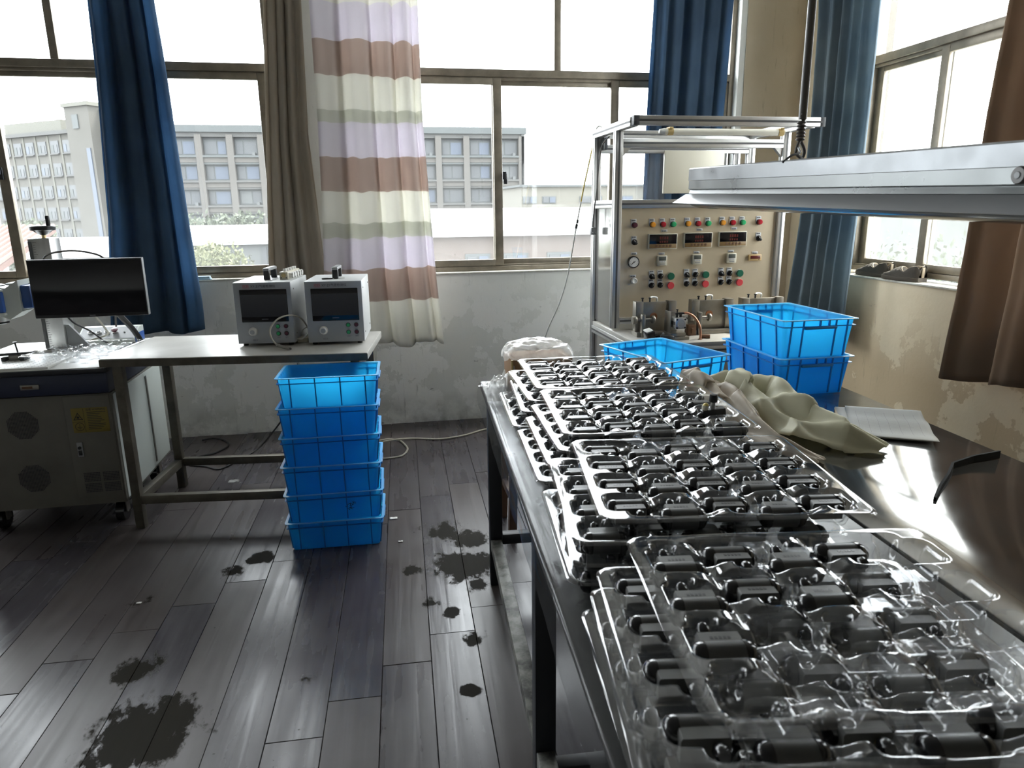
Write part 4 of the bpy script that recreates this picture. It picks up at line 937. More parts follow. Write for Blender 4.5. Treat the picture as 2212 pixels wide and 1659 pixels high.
pn = MB().box(AX0+.042, AX1-.042, AYF-.003, AYF+.003, .848, 1.420).build('button_panel', 'panel_steel', cbn)
MB().box(AX0+.018, AX0+.024, AYF+.022, AYB-.02, .79, 1.420).build('side_sheet', 'side_steel', cbn); MB().box(AX1-.024, AX1-.018, AYF+.022, AYB-.02, .79, 1.420).build('side_sheet', 'side_steel', cbn)
MB().box(AX0+.042, AX1-.042, AYB-.005, AYB, .79, 1.420).build('back_sheet', 'side_steel', cbn)
MB().box(AX0+.004, AX1-.004, 3.160, AYB-.022, .757, .778, .002).build('worktop', 'bench_top', cbn)
MB().box(AX0+.018, AX0+.022, 3.212, AYB-.02, .05, .712).build('base_side_sheet', 'side_steel', cbn); MB().box(AX0+.042, AX1-.042, 3.19, 3.194, .05, .62).build('base_front_sheet', 'steel_dull', cbn)
MB().box(1.62, 1.985, AYB-.03, AYB-.012, 1.50, 1.735, .002).build('upper_board', 'cream_plastic', cbn)
sh = MB().grid(10, 10, lambda u, v: (1.45+.17*u, AYB-.03+.012*math.sin(u*5), 1.47+.25*v)); sh.build('upper_film', 'film_clear', cbn)
# tube lamp under the top beam (unlit), held by yellowed tape
tl = MB().cyl((1.40, 3.42, 1.782), (2.04, 3.42, 1.782), .016, n=14).build('tube_lamp', 'led_tube', cbn)
for x in (1.43, 2.02): MB().cyl((x-.014, 3.42, 1.782), (x+.014, 3.42, 1.782), .0175, n=14).box(x-.010, x+.010, 3.40, 3.44, 1.795, 1.803).build('tape_band', 'tape_amber', tl)
MB().cyl((1.375, 3.42, 1.784), (1.402, 3.42, 1.782), .010, .0165, n=12).build('wrapped_end', 'cable_white', tl)

# ---- everything on the panel; front plane
PY = AYF-.003
def plate(x, z, w, h, par=pn, dz=0): 
    o = MB().box(x-w/2, x+w/2, PY-.0025, PY-.0002, z-h/2, z+h/2, .0006).build('name_tag', 'tag_white', par)
    mb = MB(); n = 4
    for i in range(n): mb.box(x-w*.36+i*w*.18, x-w*.36+i*w*.18+w*.125, PY-.0029, PY-.0024, z+h*.5-.010+dz, z+h*.5-.0045+dz)
    tag(mb.build('tag_marks', 'ink', o, smooth=0), kind='stuff'); return o
def pilot(x, z, mat, r=.0135):
    plate(x-.004, z+.014, .030, .034)
    b = MB().lathe([(.0155,0),(.0155,.005),(.0145,.007),(.001,.007)], (x, PY, z), (0,-1,0), 22).build('pilot_lamp', 'black_plastic', pn)
    MB().lathe([(r,.006),(r,.018),(r-.0025,.021),(.001,.022)], (x, PY, z), (0,-1,0), 22).build('lens', mat, b)
pilot(1.326, 1.334, 'lens_maroon')
for i in range(3):
    for j, mt_ in enumerate(('lens_amber', 'lens_red', 'lens_green')): pilot(1.426+.199*i+.058*j, 1.335+.002*i, mt_)
pilot(2.038, 1.340, 'lens_red')
def knob(x, z, ang=35):
    plate(x-.003, z+.014, .030, .034, dz=.002)
    b = MB().lathe([(.0155,0),(.0155,.005),(.013,.008),(.001,.008)], (x, PY, z), (0,-1,0), 22).build('selector', 'black_plastic', pn)
    M = Matrix.Translation((x, PY-.008, z)) @ Matrix.Rotation(R(-ang), 4, 'Y'); MB().box(-.0055, .0055, -.014, 0, -.0145, .0145, .002, M).build('grip', 'black_plastic', b); MB().box(-.0009, .0009, -.0146, -.0138, .002, .0135, 0, M).build('pointer', 'white_plastic', b)
knob(1.329, 1.246, 40); knob(2.042, 1.253, 40)
for i in range(3):
    x = 1.434+.2005*i; dz = .0025*i
    for (dx, z, a) in ((0, 1.063, 40), (.049, 1.063, -30), (0, 1.015, -35), (.049, 1.015, -35)): knob(x+dx, z+dz, a)
    for z, mt_ in ((1.062, 'btn_green'), (1.012, 'btn_red')):
        b = MB().lathe([(.0205,0),(.0205,.006),(.019,.008),(.001,.008)], (x+.104, PY, z+dz), (0,-1,0), 24).build('push_button', 'alu', pn); MB().lathe([(.0185,.007),(.0195,.018),(.018,.021),(.001,.021)], (x+.104, PY, z+dz), (0,-1,0), 24).build('button_cap', mt_, b)
    # panel meter
    mx, mz = 1.484+.2*i, 1.2475+.0025*i; plate(mx+.010, mz+.0555, .034, .012, dz=-.001)
    b = MB().box(mx-.081, mx+.081, PY-.016, PY, mz-.040, mz+.040, .003).build('panel_meter', 'cream_plastic', pn)
    MB().box(mx-.0765, mx+.0765, PY-.0175, PY-.0155, mz-.0135, mz+.036, .0006).build('display', 'screen_black', b); MB().box(mx-.0765, mx+.0765, PY-.0172, PY-.0155, mz-.036, mz-.0140, .0006).build('key_strip', 'meter_brown', b)
    for k in range(5): MB().lathe([(.0068,0),(.0068,.0012),(.001,.0018)], (mx-.036+k*.0195, PY-.0172, mz-.0235), (0,-1,0), 14).build('key', 'bronze_brown', b)
    for k in range(4): MB().box(mx-.020+k*.013, mx-.011+k*.013, PY-.0179, PY-.0175, mz+.010, mz+.025).box(mx-.020+k*.013, mx-.012+k*.013, PY-.0179, PY-.0175, mz-.007, mz+.003).build('digit', 'meter_red', b)
    # timer relay
    tx, tz = 1.484+.2*i, 1.146+.002*i; plate(tx, tz+.037, .034, .012, dz=-.001)
    b = MB().box(tx-.0275, tx+.0275, PY-.018, PY, tz-.027, tz+.027, .004).build('timer', 'cream_plastic', pn); MB().box(tx-.020, tx+.020, PY-.0192, PY-.0178, tz+.001, tz+.022, .0005).build('timer_window', 'lcd', b)
    for k in range(4): MB().box(tx-.017+k*.009, tx-.0105+k*.009, PY-.0190, PY-.0178, tz-.009, tz-.002, .0004).build('timer_key', 'tag_white', b)
    MB().box(tx-.015, tx+.015, PY-.0186, PY-.0179, tz-.019, tz-.0155).build('timer_print', 'ink_grey', b)
plate(1.329, 1.187, .034, .012, dz=-.001)
b = MB().lathe([(.0315,0),(.0315,.012),(.029,.015),(.026,.013),(.001,.013)], (1.326, PY, 1.142), (0,-1,0), 32).build('pressure_gauge', 'black_plastic', pn); MB().lathe([(.0255,.013),(.0255,.0138),(.001,.0138)], (1.326, PY, 1.142), (0,-1,0), 28).build('dial', 'btn_white', b)
nd = MB().cbox((1.323, PY-.0145, 1.1385), (.0022, .0008, .030), (0, R(52), 0)).cbox((1.326, PY-.0145, 1.142), (.006, .001, .006), (0, .7, 0))
for k in range(11): an = R(-45+27*k); nd.cbox((1.326-.021*math.cos(an), PY-.0141, 1.142+.021*math.sin(an)), (.0045, .0004, .0011), (0, an, 0))
tag(nd.build('needle', 'ink', b, smooth=0), kind='stuff')
plate(1.326, 1.068, .034, .012, dz=-.001); b = MB().lathe([(.0175,0),(.0175,.006),(.001,.006)], (1.332, PY, 1.043), (0,-1,0), 22).build('push_button', 'alu', pn); MB().lathe([(.0155,.005),(.0155,.016),(.013,.018),(.011,.0165),(.001,.0165)], (1.332, PY, 1.043), (0,-1,0), 22).build('button_cap', 'btn_white', b)
plate(2.026, 1.176, .034, .012, dz=-.001); b = MB().box(1.987, 2.064, PY-.012, PY, 1.133, 1.166, .003).build('counter', 'counter_tan', pn); MB().box(1.997, 2.055, PY-.0132, PY-.0118, 1.143, 1.160, .0005).build('display', 'meter_red', b); MB().box(2.044, 2.051, PY-.0132, PY-.0118, 1.1365, 1.1405).build('counter_key', 'bronze_brown', b)

# ---- three clamping fixtures on the worktop
WT = .778
def fixture(label, x, y, w, plunger):
    t = thing('clamp_fixture', label, 'fixture', (x+w/2, y, WT))
    MB().box(x, x+w, y-.035, y+.05, WT, WT+.022, .002).build('base_plate', 'fixture_steel', t)
    bp = MB().box(x+.030, x+w-.03, y+.010, y+.028, WT+.022, WT+.172, .002).build('back_plate', 'fixture_steel', t)
    MB().lathe([(.019,0),(.019,.003),(.014,.003),(.013,.0005),(.001,.0005)], (x+.105, y+.0095, WT+.098), (0,-1,0), 22).build('bore', 'copper', bp)
    for sx in (x+.002, x+w-.043): MB().box(sx, sx+.041, y-.004, y+.045, WT+.022, WT+.176, .002).build('end_block', 'fixture_steel', t)
    br = MB().box(x+.020, x+.040, y-.052, y-.020, WT+.0, WT+.118, .004).build('screw_post', 'fixture_steel', t)
    sc = MB().cyl((x-.020, y-.034, WT+.088), (x+.082, y-.034, WT+.088), .0085, n=14).build('screw_shaft', 'steel_dull', t)
    for a, b_ in ((-.026, -.004), (.078, .092)): MB().lathe([(.019,0),(.0205,.002),(.0205,abs(b_-a)-.002),(.019,abs(b_-a))], (x+a, y-.034, WT+.088), (1,0,0), 20).build('knob', 'fixture_steel', t)
    for bx_ in (x+.045, x+.085): MB().cyl((bx_, y+.018, WT+.172), (bx_, y+.018, WT+.192), .0045, n=10).lathe([(.008,0),(.008,.004),(.001,.006)], (bx_, y+.018, WT+.190), (0,0,1), 12).build('air_fitting', 'black_plastic', t)
    if plunger: MB().cyl((x+w-.005, y-.02, WT+.095), (x+w+.03, y-.02, WT+.095), .016, n=18).build('plunger', 'steel_dull', t)
    MB().tube([(x+.085, y+.018, WT+.190), (x+.10, y+.03, WT+.196), (x+.13, y+.04, WT+.190), (x+.14, y+.06, WT+.165)], .005, 8).build('air_tube', 'cable_white', t)
fixture('left clamping fixture on the control bench behind the small air cylinder', 1.272, 3.400, .225, True); fixture('middle clamping fixture on the control bench with a thick thumbscrew', 1.580, 3.400, .235, False); fixture('right clamping fixture on the control bench above the stacked crates', 1.862, 3.400, .240, True)
ac = thing('air_cylinder', 'square silver air cylinder on a bracket with a copper hose', 'air cylinder', (1.44, 3.30, WT))
MB().box(1.392, 1.50, 3.235, 3.345, WT, WT+.016, .002).box(1.402, 1.485, 3.245, 3.335, WT+.016, WT+.034, .002).build('stepped_base', 'fixture_steel', ac)
MB().box(1.404, 1.410, 3.255, 3.330, WT+.034, WT+.140, .001).build('bracket', 'fixture_steel', ac); MB().box(1.404, 1.46, 3.30, 3.306, WT+.034, WT+.137, .001).build('bracket_web', 'steel_dull', ac)
bd = MB().box(1.418, 1.470, 3.225, 3.30, WT+.060, WT+.112, .004).build('cylinder_body', 'alu', ac); MB().box(1.4165, 1.4195, 3.226, 3.298, WT+.078, WT+.094).build('body_groove', 'alu_slot', bd)
fc = MB().box(1.416, 1.472, 3.216, 3.226, WT+.058, WT+.114, .004).build('end_face', 'alu', ac); MB().lathe([(.020,0),(.020,.002),(.0175,.002),(.0165,.0008),(.001,.0008)], (1.444, 3.216, WT+.086), (0,-1,0), 26).build('face_ring', 'tester_white', fc)
for sx in (-1, 1):
    for sz in (-1, 1): MB().lathe([(.005,0),(.005,.001),(.001,.001)], (1.444+sx*.021, 3.216, WT+.086+sz*.021), (0,-1,0), 12).build('bolt', 'ink', fc)
MB().cyl((1.438, 3.255, WT+.112), (1.438, 3.255, WT+.135), .007, n=12).cyl((1.460, 3.262, WT+.112), (1.460, 3.262, WT+.132), .007, n=12).box(1.430, 1.476, 3.25, 3.266, WT+.126, WT+.136, .002).build('push_fitting', 'black_plastic', ac); MB().cyl((1.438, 3.255, WT+.135), (1.438, 3.255, WT+.150), .0035, n=10).lathe([(.006,0),(.006,.005),(.001,.006)], (1.438, 3.255, WT+.148), (0,0,1), 12).build('fitting_knob', 'black_plastic', ac)
MB().tube([(1.470,3.258,WT+.131),(1.495,3.255,WT+.130),(1.525,3.245,WT+.112),(1.548,3.235,WT+.075),(1.556,3.23,WT+.035),(1.556,3.23,WT+.001)], .006, 10).build('copper_hose', 'copper', ac); MB().lathe([(.012,0),(.011,.002),(.006,.003)], (1.556, 3.23, WT), (0,0,1), 16).build('hose_grommet', 'bronze_brown', ac)
mbk = thing('metal_block', 'brown metal blocks lying between the clamping fixtures', 'block', (1.56, 3.38, WT)); MB().box(1.54, 1.585, 3.34, 3.385, WT, WT+.055, .003).box(1.556, 1.568, 3.333, 3.341, WT+.012, WT+.04, .001).build('block', 'bronze_brown', mbk); MB().cyl((1.575, 3.26, WT+.010), (1.615, 3.245, WT+.010), .010, n=14).build('pipe', 'bronze_brown', mbk)
bv = thing('black_valve', 'black valve with a square head lying at the bench corner', 'valve', (1.35, 3.25, WT))
MB().cbox((1.292, 3.245, WT+.031), (.042, .045, .046), (R(12), R(-14), R(8)), .004).build('square_head', 'black_plastic', bv); MB().cbox((1.2855, 3.246, WT+.0545), (.036, .040, .004), (R(12), R(-14), R(8)), .001).build('head_label', 'white_plastic', bv)
MB().tube([(1.312,3.25,WT+.022),(1.335,3.26,WT+.020),(1.352,3.255,WT+.018)], .011, 10).build('neck', 'black_rubber', bv); MB().lathe([(.001,0),(.013,.001),(.0165,.008),(.0165,.058),(.013,.064),(.006,.064),(.005,.072),(.001,.072)], (1.345, 3.232, WT+.0168), (1,-.12,0), 18).build('barrel', 'pump_grey', bv); MB().tube([(1.365,3.25,WT+.025),(1.378,3.275,WT+.03),(1.385,3.29,WT+.020)], .006, 8).build('side_pipe', 'grey_plastic', bv)
# mains plug hanging beside the bench, air hose down to the floor
pg = thing('power_plug', 'grey mains plug dangling beside the aluminium bench post', 'plug', (1.19, 3.89, 1.30))
MB().cbox((1.19, 3.89, 1.298), (.030, .034, .042), (0, 0, 0), .006).build('plug_body', 'grey_plastic', pg)
for dx in (-.007, .007): MB().cbox((1.19+dx, 3.870, 1.290), (.0018, .012, .006), (0, 0, 0)).build('pin', 'alu', pg)
MB().tube([(1.19,3.89,1.318),(1.192,3.885,1.40),(1.202,3.865,1.52),(1.200,3.84,1.62),(1.203,3.80,1.74),(1.23,3.75,1.79)], .0038, 8).build('plug_cord', 'rod_grey', pg)
hs = thing('air_hose', 'thin white air hose with a yellow length hanging left of the bench', 'hose', (.90, 3.99, 0))
MB().tube([(1.26,3.93,1.80),(1.255,3.975,1.862),(1.235,4.0,1.855),(1.215,4.0,1.765)], .0042, 8).build('hose_top', 'cable_white', hs); MB().tube([(1.215,4.0,1.765),(1.19,4.0,1.65),(1.168,4.0,1.551),(1.150,4.0,1.46)], .0045, 8).build('hose_middle', 'cable_yellow', hs)
MB().tube([(1.150,4.0,1.46),(1.124,4.0,1.320),(1.10,4.0,1.18),(1.071,4.0,1.030),(1.02,4.0,.87),(.946,4.0,.706),(.90,4.0,.5),(.88,3.99,.2),(.90,3.99,.005)], .0042, 8).build('hose_bottom', 'cable_white', hs); MB().cyl((1.122,4.0,1.31), (1.127,4.0,1.335), .008, n=12).cyl((1.129,4.0,1.34), (1.132,4.0,1.358), .007, n=12).build('hose_joiner', 'black_plastic', hs)

# ================================================================== TWO STEEL TABLES SIDE BY SIDE
TZ = .757; TA = R(-3.3); TO = (.353, 2.5, 0)
ct, st_ = math.cos(-TA), math.sin(-TA)
def tw(x, y): return (TO[0]+x*ct+y*st_, TO[1]-x*st_+y*ct)      # table-local to world
def table(label, xa, xb, ya, yb, legs):
    cx, cy = tw((xa+xb)/2, (ya+yb)/2); t = thing('steel_table', label, 'table', (cx, cy, 0), TA)
    ox, oy = (xa+xb)/2, (ya+yb)/2
    MB().box(xa-ox, xb-ox, ya-oy, yb-oy, TZ-.028, TZ, .007).build('table_top', 'steel_dim_reflection' if xa == 0 else 'steel_top', t, True)
    MB().box(xa-ox+.05, xb-ox-.05, ya-oy+.05, yb-oy-.05, TZ-.060, TZ-.028).build('under_frame', 'leg_black', t, True)
    for (lx, ly) in legs: MB().box(lx-ox-.024, lx-ox+.024, ly-oy-.024, ly-oy+.024, 0, TZ-.028, .002).build('leg', 'leg_black', t, True)
    return t, ox, oy
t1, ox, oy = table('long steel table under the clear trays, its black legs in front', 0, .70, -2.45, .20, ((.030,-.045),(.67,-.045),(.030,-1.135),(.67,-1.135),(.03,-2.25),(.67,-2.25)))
def rail(t, x0, x1, y0, y1, z0, z1, mat): MB().box(x0-ox, x1-ox, y0-oy, y1-oy, z0, z1, .002).build('rail', mat, t, True)
rail(t1, .008, .050, -1.11, -.07, .155, .195, 'grimy_rail'); rail(t1, .008, .050, -2.23, -1.16, .155, .195, 'grimy_rail'); rail(t1, .055, .645, -.065, -.025, .17, .21, 'leg_black'); rail(t1, .055, .645, -1.155, -1.115, .10, .14, 'leg_black'); rail(t1, .65, .69, -1.11, -.07, .155, .195, 'leg_black')
t2, ox, oy = table('second steel table on the window side, bare with papers and cloth', .706, 1.35, -2.45, .40, ((.735,.35),(1.32,.35),(1.32,-1.10),(1.32,-2.25)))
rail(t2, 1.30, 1.34, -1.08, .33, .155, .195, 'leg_black')
# clear plastic film over the first table, hanging over its left edge
def film():
    mb = MB(); nu, nv = 46, 90
    def fn(u, v):
        y = .17 - 2.5*v; s = u*.50                             # s: distance from hem up the edge and over the top
        drop = .050+.030*fbm(y*3, 1.7, 0, 3)
        w = .005*fbm(s*30, y*8, 2, 3)
        if s < .06:
            k = s/.06; x = -.006-.010*(1-k)+w*1.2; z = TZ-.006-drop*(1-k)
        elif s < .09:
            k = (s-.06)/.03; x = -.006+.020*k*k; z = TZ-.006+.010*math.sin(k*math.pi/2)
        else: x = .014+(s-.09); z = TZ+.0012+abs(w)*.5
        a, b = tw(x, y); return (a, b, z)
    mb.grid(nu, nv, fn); o = mb.build('plastic_film', 'film_clear', origin=(*tw(0, -1.1), TZ), smooth=180); return tag(o, 'clear plastic film hanging over the left table edge', 'plastic film')
film()

# ================================================================== CRATES ON THE TABLES
crate('open blue crate on top of the pair beside the right wall', (1.510, 2.415, TZ+.1375), R(90), .45, .30, .139, 'blue crates on the table'); crate('lower blue crate of the pair beside the right wall', (1.512, 2.418, TZ+.0008), R(90), .45, .30, .139, 'blue crates on the table'); crate('single blue crate behind the farthest tray and the cloth', (1.038, 2.468, TZ+.0045), R(-74), .415, .315, .137, 'blue crates on the table')

# ================================================================== CLEAR TRAYS OF BLACK PUMPS
import numpy as np
TWd, TDp, CP, RP, PD = .485, .43, .088, .0985, .042
def cell(c, r): return ((c-2)*CP, (1.5-r)*RP)                 # r=0: row farthest from the camera
def facing(var, c): return (c+var) % 2                          # 0: nozzle towards the camera, 1: turned round
def tray_mesh(var):
    nx, ny = 190, 168
    x = np.linspace(-TWd/2, TWd/2, nx); y = np.linspace(-TDp/2, TDp/2, ny); X, Y = np.meshgrid(x, y, indexing='ij')
    Zm = np.zeros_like(X)
    def rbox(cx, cy, hx, hy, r):
        qx = np.abs(X-cx)-hx+r; qy = np.abs(Y-cy)-hy+r
        return np.hypot(np.maximum(qx, 0), np.maximum(qy, 0)) + np.minimum(np.maximum(qx, qy), 0) - r
    def sink(sd, depth, w=.0048):
        t = np.clip(-sd/w, 0, 1); return -depth*(t*t*(3-2*t))
    # the ridges dip between columns
    for c in range(4):
        xb = (c-1.5)*CP; band = np.clip((TDp/2-.022-np.abs(Y))/.008, 0, 1)
        Zm = np.minimum(Zm, -.014*np.exp(-((X-xb)/.014)**2)*band)
    for r in range(4):
        for c in range(5):
            cx, cy = cell(c, r); f = facing(var, c); s = 1 if f == 0 else -1
            Zm = np.minimum(Zm, sink(rbox(cx, cy+s*.0135, .0425, .0355, .015), PD, .013))
            Zm = np.minimum(Zm, sink(rbox(cx+s*.012, cy-s*.024, .0185, .0190, .012), PD*.88, .009))
            if c < 4: Zm = np.minimum(Zm, sink(rbox(cx+CP/2, cy, .020, .0165, .008), .024, .008))
    e = np.minimum(TWd/2-np.abs(X), TDp/2-np.abs(Y)); Zm = Zm - .005*np.clip(1-e/.005, 0, 1)**2
    k_ = np.exp(-(np.arange(-4, 5)/1.5)**2); k_ /= k_.sum()       # the sheet rounds over every edge
    Pd = np.pad(Zm, 4, mode='edge'); Pd = sum(k_[q]*Pd[q:q+nx, :] for q in range(9)); Zm = sum(k_[q]*Pd[:, q:q+ny] for q in range(9))
    Zm += .0006*np.sin(X*31+Y*17)
    # round the four corners of the sheet
    rc = .03; kx = np.abs(X)-(TWd/2-rc); ky = np.abs(Y)-(TDp/2-rc); cm = (kx > 0) & (ky > 0); L_ = np.hypot(kx, ky); mxk = np.maximum(kx, ky)
    sc = np.where(cm & (L_ > 0), mxk/np.maximum(L_, 1e-9), 1); X = np.where(cm, np.sign(X)*(TWd/2-rc+kx*sc), X); Y = np.where(cm, np.sign(Y)*(TDp/2-rc+ky*sc), Y)
    V = np.stack([X, Y, Zm], -1).reshape(-1, 3)
    i, j = np.meshgrid(np.arange(nx-1), np.arange(ny-1), indexing='ij'); a = (i*ny+j).ravel(); F = np.stack([a, a+ny, a+ny+1, a+1], -1)
    me = bpy.data.meshes.new('plastic_tray'); me.vertices.add(len(V)); me.vertices.foreach_set('co', V.ravel()); me.loops.add(F.size); me.loops.foreach_set('vertex_index', F.ravel().astype(np.int32))
    me.polygons.add(len(F)); me.polygons.foreach_set('loop_start', np.arange(0, F.size, 4, dtype=np.int32)); me.update(calc_edges=True); me.polygons.foreach_set('use_smooth', [True]*len(F)); me.materials.append(MAT['tray_clear']); return me
TRAY = [tray_mesh(0), tray_mesh(1)]
# one pump: capsule body with domed rubber ends, flat-topped block, hex nozzle with brass collar
def pump_parts():
    P = []
    body = MB().cyl((-.024, .0085, .0170), (.024, .0085, .0170), .0168, n=20, caps=False); P.append(('barrel', body, 'pump_grey'))
    for s in (-1, 1):
        d = MB().lathe([(.0172,0),(.0172,.005),(.0152,.011),(.0100,.0155),(.0056,.0170),(.0052,.0200),(.001,.0205)], (s*.0225, .0085, .0172), (s,0,0), 20); P.append(('dome', d, 'black_rubber'))
    bl = MB().prism([(-.0265,.004),(.0265,.004),(.0265,.028),(.0245,.031),(-.0245,.031),(-.0265,.028)], -.017, .006); P.append(('block', bl, 'pump_block'))
    P.append(('brass_collar', MB().cyl((.012, -.0165, .019), (.012, -.0225, .0215), .0060, n=6), 'brass')); P.append(('nozzle', MB().lathe([(.0075,0),(.0088,.002),(.0088,.011),(.0065,.0155),(.001,.0155)], (.012, -.0215, .0212), (0,-1,.45), 8), 'black_rubber'))
    mk = MB()
    for k in range(5): mk.box(-.012+k*.0052, -.0085+k*.0052, -.0085, -.0040, .0310, .0313)
    P.append(('embossed_marks', mk, 'black_plastic')); return P
PUMP = []; joined = MB()
for n, mb, mt_ in pump_parts():
    mb.v = [(x*1.04, y*1.13, z*1.13) for x, y, z in mb.v]; me = mb.mesh(n, smooth=45); me.materials.append(MAT[mt_]); PUMP.append((n, me))
jm = bpy.data.meshes.new('pump'); jb = bmesh.new(); slot = {}
for n, me in PUMP:
    if n == 'embossed_marks': continue
    mtx = me.materials[0]
    if mtx.name not in slot: slot[mtx.name] = len(slot); jm.materials.append(mtx)
    k = len(jb.faces); jb.from_mesh(me); jb.faces.ensure_lookup_table()
    for f in jb.faces[k:]: f.material_index = slot[mtx.name]; f.smooth = True
jb.to_mesh(jm); jb.free(); jm.set_sharp_from_angle(angle=R(45))
def pump(loc, rot, label, group, parts):
    if parts:
        t = thing('pump', label, 'pump', loc, rot, group)
        for n, me in PUMP:
            o = bpy.data.objects.new(n, me); C.objects.link(o); o.parent = t
            if n == 'embossed_marks': o['kind'] = 'stuff'
    else:
        o = bpy.data.objects.new('pump', jm); C.objects.link(o); o.location = loc; o.rotation_euler = (0, 0, rot); tag(o, label, 'pump', group)
ORD = ['first', 'second', 'third', 'fourth', 'fifth']
WHICH = ['farthest', 'second farthest', 'second nearest', 'nearest']
STK = [((.680, 2.125), -3.0, 0), ((.652, 1.684), -5.0, 1), ((.607, 1.211), -8.5, 0), ((.566, .728), -8.0, 1)]
LAY = ['top', 'second', 'third', 'bottom']
for s, ((sx, sy), rot, var) in enumerate(STK):
    for l in range(4):
        rnd = random.Random(s*10+l); z = .914 - l*.0375
        dx = 0 if l == 0 else (-.034-.011*l if s > 1 else -.020*l if s else -.022*l)+rnd.uniform(-.010, .010); dy = 0 if l == 0 else rnd.uniform(-.02, .012)
        a = R(rot + (0 if l == 0 else rnd.uniform(-3, 3))); v = var if l == 0 else (var+l) % 2
        o = bpy.data.objects.new('plastic_tray', TRAY[v]); C.objects.link(o); o.location = (sx+dx, sy+dy, z); o.rotation_euler = (R(.4) if l == 0 else 0, 0, a)
        tag(o, '%s clear plastic tray of the %s stack of pumps on the table' % (LAY[l], WHICH[s]), 'tray', 'clear trays stacked on the table')
        for r in range(4):
            for c in range(5):
                if l == 0:
                    if s == 3 and not (r == 0 and c < 4 or r == 1 and c < 3 or r == 2 and c < 1): continue
                    if s == 1 and r == 2 and c == 4: continue                          # the black fitting lies here
                elif not (c == 0 or (c == 1 and l < 3) or (s == 3 and l == 1) or (r == 3 and l == 1 and s > 1)): continue
                cx, cy = cell(c, r); f = facing(v, c)
                p = Matrix.Rotation(a, 4, 'Z') @ Vector((cx, cy+(.012 if f == 0 else -.012), 0)); loc = (sx+dx+p.x, sy+dy+p.y, z-PD+.0012)
                lab = 'black pump, %s from left, %s row from back, %s tray of %s stack' % (ORD[c], ORD[r], LAY[l], WHICH[s])
                pump(loc, a + (math.pi if f else 0), lab, 'pumps in the top trays' if l == 0 else 'pumps in lower trays of the %s stack' % WHICH[s], l == 0)
# odd one: a black fitting standing in the second tray
p = Matrix.Rotation(R(-5), 4, 'Z') @ Vector((.176, -.049, 0)); bx_, by_ = .652+p.x, 1.684+p.y
sp_ = thing('black_fitting', 'black fitting with an upright knob and yellow cap among the pumps', 'fitting', (bx_, by_, .873))
MB().cbox((bx_+.004, by_, .902), (.062, .022, .024), (0, R(-6), R(-4)), .002).build('body', 'black_plastic', sp_); MB().cyl((bx_+.002, by_, .912), (bx_+.003, by_, .934), .006, n=12).build('stem', 'grey_plastic', sp_); MB().lathe([(.009,0),(.011,.003),(.010,.020),(.001,.021)], (bx_+.003, by_, .932), (0,0,1), 14).build('knob', 'black_plastic', sp_); MB().cyl((bx_-.018, by_+.002, .912), (bx_-.018, by_+.002, .924), .008, n=12).build('collar', 'cream_plastic', sp_); MB().lathe([(.008,0),(.006,.004),(.003,.006),(.001,.006)], (bx_-.016, by_+.002, .9235), (0,0,1), 10).build('yellow_cap', 'cable_yellow', sp_); MB().lathe([(.0155,0),(.0155,.006),(.009,.014),(.001,.016)], (bx_-.026, by_, .890), (-1,0,0), 16).build('dome', 'black_rubber', sp_)
# empty tray lying on the laser cabinet
o = bpy.data.objects.new('plastic_tray', TRAY[0]); C.objects.link(o); o.location = (-1.385, 3.545, .8165); o.rotation_euler = (0, 0, R(-6)); o.scale = (.80, .95, 1.05); tag(o, 'empty clear plastic tray on the laser cabinet under the monitor', 'tray')

# ================================================================== CLOTH HEAP, PAPERS, STRIP
def heap(name, label, mat, pts, widths, heights, seed, off=0, nu=110, nv=40, rough=1.0):
    mb = MB(); P = [Vector((*p, 0)) for p in pts]
    def at(u):
        f = u*(len(P)-1); i = min(int(f), len(P)-2); t = f-i; t = t*t*(3-2*t)
        return P[i].lerp(P[i+1], t), widths[i]+(widths[i+1]-widths[i])*t, heights[i]+(heights[i+1]-heights[i])*t, (P[i+1]-P[i]).normalized()
    def fn(u, v):
        c, wd, h, d = at(u); n = Vector((-d.y, d.x, 0)); s = (v-.5)*2
        wob = .25*fbm(u*4+seed, 3.1, seed, 3); prof = max(0, 1-abs(s+wob)**2.2)**.6
        ridge = 1-abs(2*(fbm(u*3.2+seed, v*2.2, seed, 2)))*1.6
        fold = .60+.40*ridge + .16*math.sin(8*u+5*s+seed)+.07*fbm(u*12, v*6, seed, 3)
        hem = .010*fbm(u*11, s*2, seed+5, 2)
        p = c + n*(s*wd*(1+.22*fbm(u*6+s*3, 9, seed, 2))) + d*.03*fbm(u*5, v*5, seed+8, 2)
        z = TZ+.004 + off + max(0, h*prof*max(.12, fold)*rough) + max(0, hem)
        return (p.x, p.y, z)
    mb.grid(nu, nv, fn); o = mb.build(name, mat, origin=(*pts[-1], TZ), smooth=180); sm = o.modifiers.new('cloth_thickness', 'SOLIDIFY'); sm.thickness = .0025; sm.offset = 1
    return tag(o, label, 'cloth')
heap('cloth', 'crumpled sage green cloth heaped between the trays and papers', 'cloth_sage', [(1.08,2.15),(1.15,2.10),(1.19,2.01),(1.20,1.90),(1.22,1.78),(1.27,1.68),(1.34,1.61)], [.06,.09,.11,.12,.11,.08,.035], [.12,.15,.14,.115,.09,.065,.02], 2.3)
heap('cloth', 'taupe patterned cloth bundled beside the far trays', 'cloth_taupe', [(1.00,2.19),(1.03,2.13),(1.05,2.05),(1.05,1.95),(1.05,1.82),(1.06,1.68),(1.11,1.56)], [.035,.065,.08,.065,.050,.042,.025], [.10,.125,.12,.10,.065,.040,.012], 7.7, .001)
